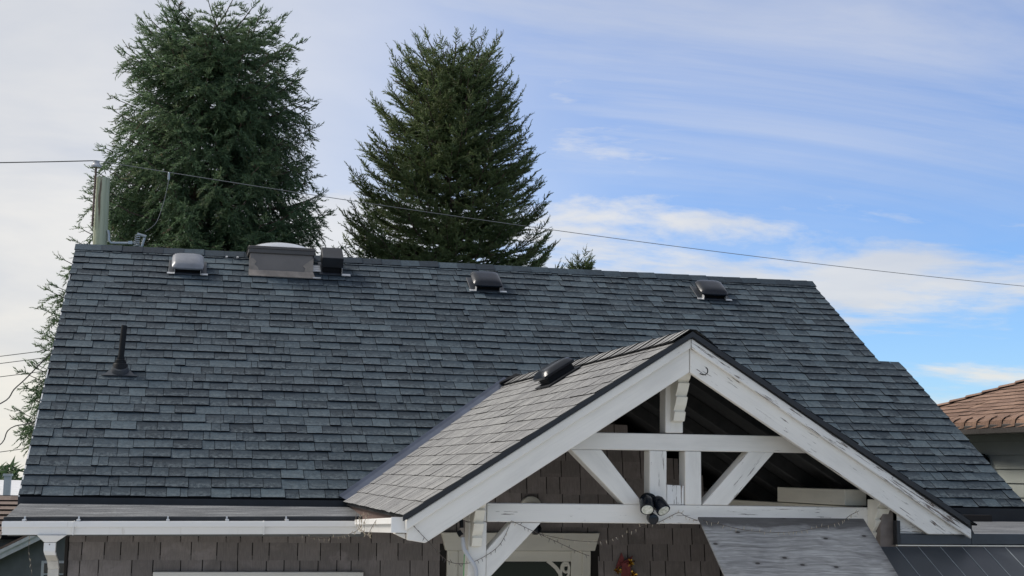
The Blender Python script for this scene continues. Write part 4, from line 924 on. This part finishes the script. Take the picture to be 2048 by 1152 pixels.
def spruce(label, base, ztop, prof, seed, droop, rise, mat, trunks, dens=1.0, zlow=None, sec_droop=0.3, shoot=0.10, wid=0.034):
    rng = np.random.default_rng(seed)
    t0 = empty('spruce_tree', base); tag(t0, label, 'tree', 'conifers behind the house')
    zs = np.array([p[0] for p in prof]); rs_ = np.array([p[1] for p in prof])
    Rf = lambda z: np.interp(z, zs, rs_)
    tm = MB()
    for (dx, dy, r0) in trunks:
        tm.tube([(base[0]+dx*q, base[1]+dy*q, base[2]+(ztop-0.25-base[2])*q) for q in (0, 0.3, 0.6, 0.85, 1.0)], [r0, r0*0.75, r0*0.5, r0*0.25, 0.012], 10)
    tm.build('trunk', M['bark'], t0, smooth=True)
    limb = MB(); S = []
    z = zlow if zlow is not None else base[2]+1.0
    ga = 0.0
    while z < ztop-0.10:
        frac = (z-base[2])/(ztop-base[2])
        nb = int(rng.integers(7, 10))
        for b_ in range(nb):
            ga += 2.399963; az = ga+rng.uniform(-0.2, 0.2)
            zz_ = z+rng.uniform(-0.12, 0.12)
            Rt = max(0.12, Rf(zz_+rise*0.25)*rng.uniform(0.84, 1.02)-0.10)
            topk = max(0.0, 1-(ztop-zz_)/1.6)          # branches near the top stand up
            tx, ty, _ = trunks[b_ % len(trunks)]
            ox, oy = base[0]+tx*frac, base[1]+ty*frac
            h = np.array([math.cos(az), math.sin(az), 0.0])
            n = 10; tt = np.linspace(0, 1, n+1)
            zc = Rt*((0.10+0.4*topk)*tt-droop*tt**2+(droop*0.75+rise)*tt**3.2)+topk*0.25*tt
            pts = np.stack([ox*(1-tt)+base[0]*tt+h[0]*Rt*tt, oy*(1-tt)+base[1]*tt+h[1]*Rt*tt, zz_+zc], 1)
            limb.tube([tuple(q) for q in pts[::2]], [0.022*(1-0.85*i/(n//2))+0.003 for i in range(n//2+1)], 4, caps=False)
            nsec = max(6, int(Rt*13*dens)); bare = rng.uniform(0.35, 0.68) if rng.random() < 0.42 and topk == 0 else 0.0
            for s_ in range(nsec+1):
                t_ = 0.16+0.84*(s_+rng.uniform(0, 0.9))/(nsec+1)
                if s_ == nsec: t_ = 1.0
                if t_ < bare: continue
                fi = t_*n; i0 = min(int(fi), n-1); p = pts[i0]+(pts[i0+1]-pts[i0])*(fi-i0)
                tg_ = pts[i0+1]-pts[i0]; tg_ /= np.linalg.norm(tg_)
                sdv = np.array([-h[1], h[0], 0.0])*(1 if s_ % 2 else -1)
                if s_ == nsec: d = tg_+np.array([0, 0, 0.3]); L_ = rng.uniform(0.12, 0.22)
                else:
                    d = tg_*rng.uniform(0.5, 0.9)+sdv*rng.uniform(0.45, 1.0)+np.array([0, 0, -sec_droop*rng.uniform(0.2, 1.6)*(1-topk)+0.12])
                    L_ = (0.24+0.34*(1-t_))*rng.uniform(0.7, 1.3)*min(1.0, 0.5+Rt*0.4)
                S.append((*p, *(d/np.linalg.norm(d)), L_, t_, topk))
        z += 0.150/dens*(1.0+0.1*(1-frac))
    S = np.array(S); P = []; Dd = []; Ln = []; Tn = []; Wd = []
    p, d, L_, t_, tk = S[:, :3], S[:, 3:6], S[:, 6], S[:, 7], S[:, 8]
    m_ = np.maximum(3, (L_/0.038).astype(int)); sd2 = np.cross(d, [0, 0, 1.0]); sd2 /= np.linalg.norm(sd2, axis=1, keepdims=True)+1e-6
    btone = 0.5*rng.uniform(0, 1, len(S))+0.5*np.clip(0.5+0.5*np.sin(p[:, 0]*4.1+1.7*np.sin(p[:, 2]*2.6))*np.cos(p[:, 2]*3.3+p[:, 1]*2.9), 0, 1)
    for q in range(int(m_.max())+1):
        for sgn in (-1, 1):
            k = q <= m_
            if sgn == 1: k = q < m_
            nn = int(k.sum())
            if not nn: continue
            f_ = q/m_[k]; last = (q == m_[k])
            pp_ = p[k]+d[k]*(L_[k]*f_)[:, None]; pp_[:, 2] -= sec_droop*0.45*L_[k]*f_*f_
            dd = d[k]*rng.uniform(0.6, 1.0, (nn, 1))+np.where(last, 0, sgn)[:, None]*sd2[k]*rng.uniform(0.35, 0.9, (nn, 1))+rng.normal(0, 0.22, (nn, 3))
            dd[:, 2] += 0.10-sec_droop*0.6*rng.uniform(0, 1, nn)*(1-tk[k])
            P.append(pp_); Dd.append(dd); Ln.append(shoot*rng.uniform(0.6, 1.3, nn)*np.where(last, 1.25, 1.0)); Wd.append(wid*rng.uniform(0.75, 1.2, nn))
            tip = (f_ > 0.7) & (rng.uniform(0, 1, nn) < 0.06)
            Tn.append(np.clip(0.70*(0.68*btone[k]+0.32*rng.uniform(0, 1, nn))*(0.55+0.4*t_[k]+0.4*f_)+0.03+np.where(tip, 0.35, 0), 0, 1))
    # leaders
    for k in range(14):
        a = rng.uniform(0, 6.28); rr_ = rng.uniform(0, Rf(ztop-0.2)*0.8); hh = rng.uniform(0.0, 0.25); tl = rng.normal(0, 0.12, 2)
        q = np.arange(8)
        P.append(np.stack([base[0]+rr_*math.cos(a)+tl[0]*q*0.06, base[1]+rr_*math.sin(a)+tl[1]*q*0.06, ztop-0.55-hh+q*0.06], 1)); Dd.append(np.stack([rng.normal(0, 0.35, 8), rng.normal(0, 0.35, 8), np.ones(8)], 1)); Ln.append(np.full(8, 0.15)); Wd.append(np.full(8, wid)); Tn.append(0.5*rng.uniform(0, 1, 8))
    limb.build('limbs', M['bark'], t0)
    P = np.concatenate(P); print(label, len(P))
    shoots_mesh('crown', P, np.concatenate(Dd), np.concatenate(Ln), np.concatenate(Tn), np.concatenate(Wd), mat, t0, rng, 6)
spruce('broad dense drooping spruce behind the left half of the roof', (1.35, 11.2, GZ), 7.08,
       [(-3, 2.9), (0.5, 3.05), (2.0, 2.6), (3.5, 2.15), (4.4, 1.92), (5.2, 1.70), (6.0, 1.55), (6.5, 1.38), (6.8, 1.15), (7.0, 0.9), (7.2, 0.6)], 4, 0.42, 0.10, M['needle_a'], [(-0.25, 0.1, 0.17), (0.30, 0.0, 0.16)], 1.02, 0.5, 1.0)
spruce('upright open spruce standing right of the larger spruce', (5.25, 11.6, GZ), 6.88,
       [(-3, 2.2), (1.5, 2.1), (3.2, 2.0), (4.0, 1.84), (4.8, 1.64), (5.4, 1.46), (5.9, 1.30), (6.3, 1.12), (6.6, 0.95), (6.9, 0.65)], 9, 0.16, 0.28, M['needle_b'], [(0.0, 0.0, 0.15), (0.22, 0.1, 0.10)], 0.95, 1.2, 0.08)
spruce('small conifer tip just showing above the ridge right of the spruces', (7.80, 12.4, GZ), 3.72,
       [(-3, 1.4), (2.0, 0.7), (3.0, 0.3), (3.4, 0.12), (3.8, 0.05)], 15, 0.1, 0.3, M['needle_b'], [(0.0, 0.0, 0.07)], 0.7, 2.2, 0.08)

# ------------------------------------------------------------------ neighbouring house on the right
nb = empty('neighbour_house', (13.0, -1.0, GZ)); tag(nb, 'neighbouring house with brown shingled hip roof and pale sage siding', 'house')
EX, EY, EZ, HP = 9.8, 5.9, 0.875, 0.40
NX1, NY0 = 17.0, -6.0
half = (NX1-EX)/2
ridge_y1, ridge_y0 = EY-half, NY0+half; RZ = EZ+half*HP; RX = EX+half
mb = MB(); mb.v = [(EX, EY, EZ), (NX1, EY, EZ), (NX1, NY0, EZ), (EX, NY0, EZ), (RX, ridge_y1, RZ), (RX, ridge_y0, RZ)]
mb.v += [(a, b_, c_-0.06) for a, b_, c_ in mb.v[:4]]
for f in ((0, 3, 5, 4), (0, 4, 1), (1, 4, 5, 2), (2, 5, 3), (0, 6, 9, 3), (1, 7, 6, 0), (2, 8, 7, 1), (3, 9, 8, 2), (6, 7, 8, 9)): mb.face(list(f))
nroof = mb.build('roof', M['old_brown'], nb)
FN = frame_from((EX, EY, EZ), (0, -1, 0), (1, 0, HP)); NS = math.sqrt(1+HP*HP); NE = 0.14
rn = random.Random(31)
print('nb', shingle_field(nroof, FN, 24, lambda i: (i*NE/NS+0.02, 6.4), NE, [M['brown_roof'], M['asphalt_edge']], 'roof_shingle', 'shingle_field', rn, 0.16, 0.34, limit=240, thick=(0.008, 0.014), score=lambda q: -abs(q[0]-2.4-q[1]*0.3)-q[1]*0.6))
# hip caps
hd = Vector((1, -1, HP)).normalized()
hm = cap_mesh('hip_cap', 0.14, 0.14, 0.27, 0.27, 0.25, 0.024, [M['brown_roof'], M['asphalt_edge']])
for k in range(22):
    o_ = Vector((EX, EY, EZ+0.015))+hd*(4.6-k*0.21)
    fr = frame_from(o_, -hd, Vector((-1, -1, 0)).normalized())
    if (fr.to_3x3() @ Vector((0, 0, 1))).z < 0: fr = frame_from(o_, -hd, -Vector((-1, -1, 0)).normalized())
    link('hip_cap', hm, nroof, fr)
# folded starter shingles along the eave
em = cap_mesh('eave_cap', 0.10, 0.10, 0.9, 0.0, 0.24, 0.02, [M['brown_roof'], M['asphalt_edge']])
for k in range(24):
    fr = frame_from((EX+0.01, EY-0.25*k, EZ+0.018), (0, -1, 0), (1, 0, HP))
    link('eave_cap', em, nroof, fr)
MB().box(EX-0.02, EX+0.09, NY0, EY, EZ-0.135, EZ-0.03).build('gutter', M['frame_dark'], nb, None, 0.008)
MB().box(EX+0.09, EX+0.40, NY0+0.1, EY-0.1, EZ-0.075, EZ-0.062).build('soffit', M['grey_wall'], nb)
NWX = EX+0.38
MB().box(NWX, NX1-0.4, NY0+0.4, EY-0.4, GZ, EZ-0.08).build('wall', M['grey_wall'], nb)
for k in range(16):
    z = EZ-0.20-k*0.155
    MB().hexa([(NWX-0.022, NY0+0.4, z-0.155), (NWX, NY0+0.4, z-0.155), (NWX, EY-0.4, z-0.155), (NWX-0.022, EY-0.4, z-0.155), (NWX-0.006, NY0+0.4, z-0.002), (NWX, NY0+0.4, z-0.002), (NWX, EY-0.4, z-0.002), (NWX-0.006, EY-0.4, z-0.002)]).build('siding_board', M['siding'], nb)
MB().box(NWX-0.04, NWX-0.001, NY0+0.4, EY-0.4, EZ-0.20, EZ-0.076).build('frieze_board', M['siding'], nb)
nl = MB().lathe([(0.02, 0.10), (0.09, 0.085), (0.14, 0.04), (0.155, -0.03), (0.12, -0.05)], 20, (NWX-0.12, 3.62, 0.45)).build('wall_lamp', M['black_rough'], nb, smooth=True)
MB().box(NWX-0.06, NWX-0.005, 3.58, 3.66, 0.40, 0.52).build('bracket', M['black_rough'], nl)
MB().prism([(8.95, 0.17), (9.30, -0.02), (9.30, -0.10), (8.95, 0.09)], 1.6, 1.66).build('lean_to_board', M['far_white'], nb)

# ------------------------------------------------------------------ neighbouring house on the left, far background
ln_ = empty('neighbour_house', (-5.5, 19.0, GZ)); tag(ln_, 'distant low house with weathered brown roof beyond the left downspout', 'house')
FL = frame_from((-9.0, 16.4, -1.10), (1, 0, 0), (0, 0.94, 0.34))
mb = MB().box(0, 8.2, 0, 2.1, -0.05, 0.0); loc(mb, FL); lr = mb.build('roof', M['asphalt_edge'], ln_, FL)
rl_ = random.Random(41)
shingle_field(lr, FL, 8, lambda i: (0, 8.2), 0.25, [M['old_brown'], M['asphalt_edge']], 'roof_shingle', 'shingle_field', rl_, 0.5, 1.0, thick=(0.025, 0.05), over=0.06)
MB().box(-8.7, -1.2, 16.8, 18.3, GZ, -1.12).build('wall', M['grey_wall'], ln_)
pb = MB().prism([(-2.3, GZ), (0.6, GZ), (0.6, -1.62), (-0.85, -0.82), (-2.3, -1.62)], 15.2, 16.8).build('porch_wall', M['grey_wall'], ln_)
for sgn in (-1, 1):
    xa, xb = -0.85, -0.85+sgn*1.75
    za, zb = -0.72, -0.72-1.75*0.52
    bo = MB().prism([(xa, za), (xb, zb), (xb, zb-0.16), (xa, za-0.16)], 14.95, 15.02).build('barge_board', M['far_white'], ln_)
    MB().prism([(xa, za+0.005), (xb, zb+0.005), (xb, zb-0.06), (xa, za-0.06)], 14.92, 14.948).build('fillet', M['far_white'], bo)
    MB().hexa([(xa, 14.95, za+0.01), (xb, 14.95, zb+0.01), (xb, 17.5, zb+0.01), (xa, 17.5, za+0.01), (xa, 14.95, za+0.05), (xb, 14.95, zb+0.05), (xb, 17.5, zb+0.05), (xa, 17.5, za+0.05)]).build('porch_roof', M['old_brown'], ln_)
wn = MB().box(-1.20, -0.20, 15.15, 15.195, -2.3, -1.45).build('window', M['far_white'], ln_)
for i in range(4):
    for j in range(4):
        MB().box(-1.15+i*0.24, -0.95+i*0.24, 15.13, 15.149, -2.26+j*0.20, -2.09+j*0.20).build('pane', M['glass'], wn)
fb = empty('shed', (-6.5, 42, GZ-0.2)); tag(fb, 'far pale metal roofed shed behind the left roof corner', 'shed')
MB().box(-8, -4.2, 41, 46, GZ-1, -0.95).build('wall', M['far_white'], fb)
MB().hexa([(-8.2, 40.8, -0.95), (-3.9, 40.8, -0.95), (-3.9, 43.5, -0.42), (-8.2, 43.5, -0.42), (-8.2, 40.8, -0.90), (-3.9, 40.8, -0.90), (-3.9, 43.5, -0.37), (-8.2, 43.5, -0.37)]).build('roof', M['far_white'], fb)
MB().box(-4.93, -4.70, 40.6, 40.8, GZ-1, -0.2).box(-4.97, -4.66, 40.56, 40.84, -0.2, -0.12).build('chimney', M['grey_pipe'], fb)
# far tree belt, one mass
rngt = np.random.default_rng(2); n = 16000
ang = rngt.uniform(-1.15, 1.3, n); dist = rngt.uniform(95, 125, n)
lump = 1.4+0.8*np.sin(ang*41)+0.6*np.sin(ang*97+1)+0.4*np.sin(ang*203)
hz = rngt.uniform(0, 1, n)**0.8*(lump+1.4)
P = np.stack([dist*np.sin(ang), dist*np.cos(ang), GZ-0.9+hz-0.6], 1)
ft = shoots_mesh('far_trees', P, rngt.normal(0, 1, (n, 3)), np.full(n, 0.7), rngt.uniform(0, 1, n), np.full(n, 0.6), M['leaf_far'], None, rngt, 3)
tag(ft, 'distant belt of green trees on the horizon', 'trees', kind='stuff')
print('objects', len(bpy.data.objects))
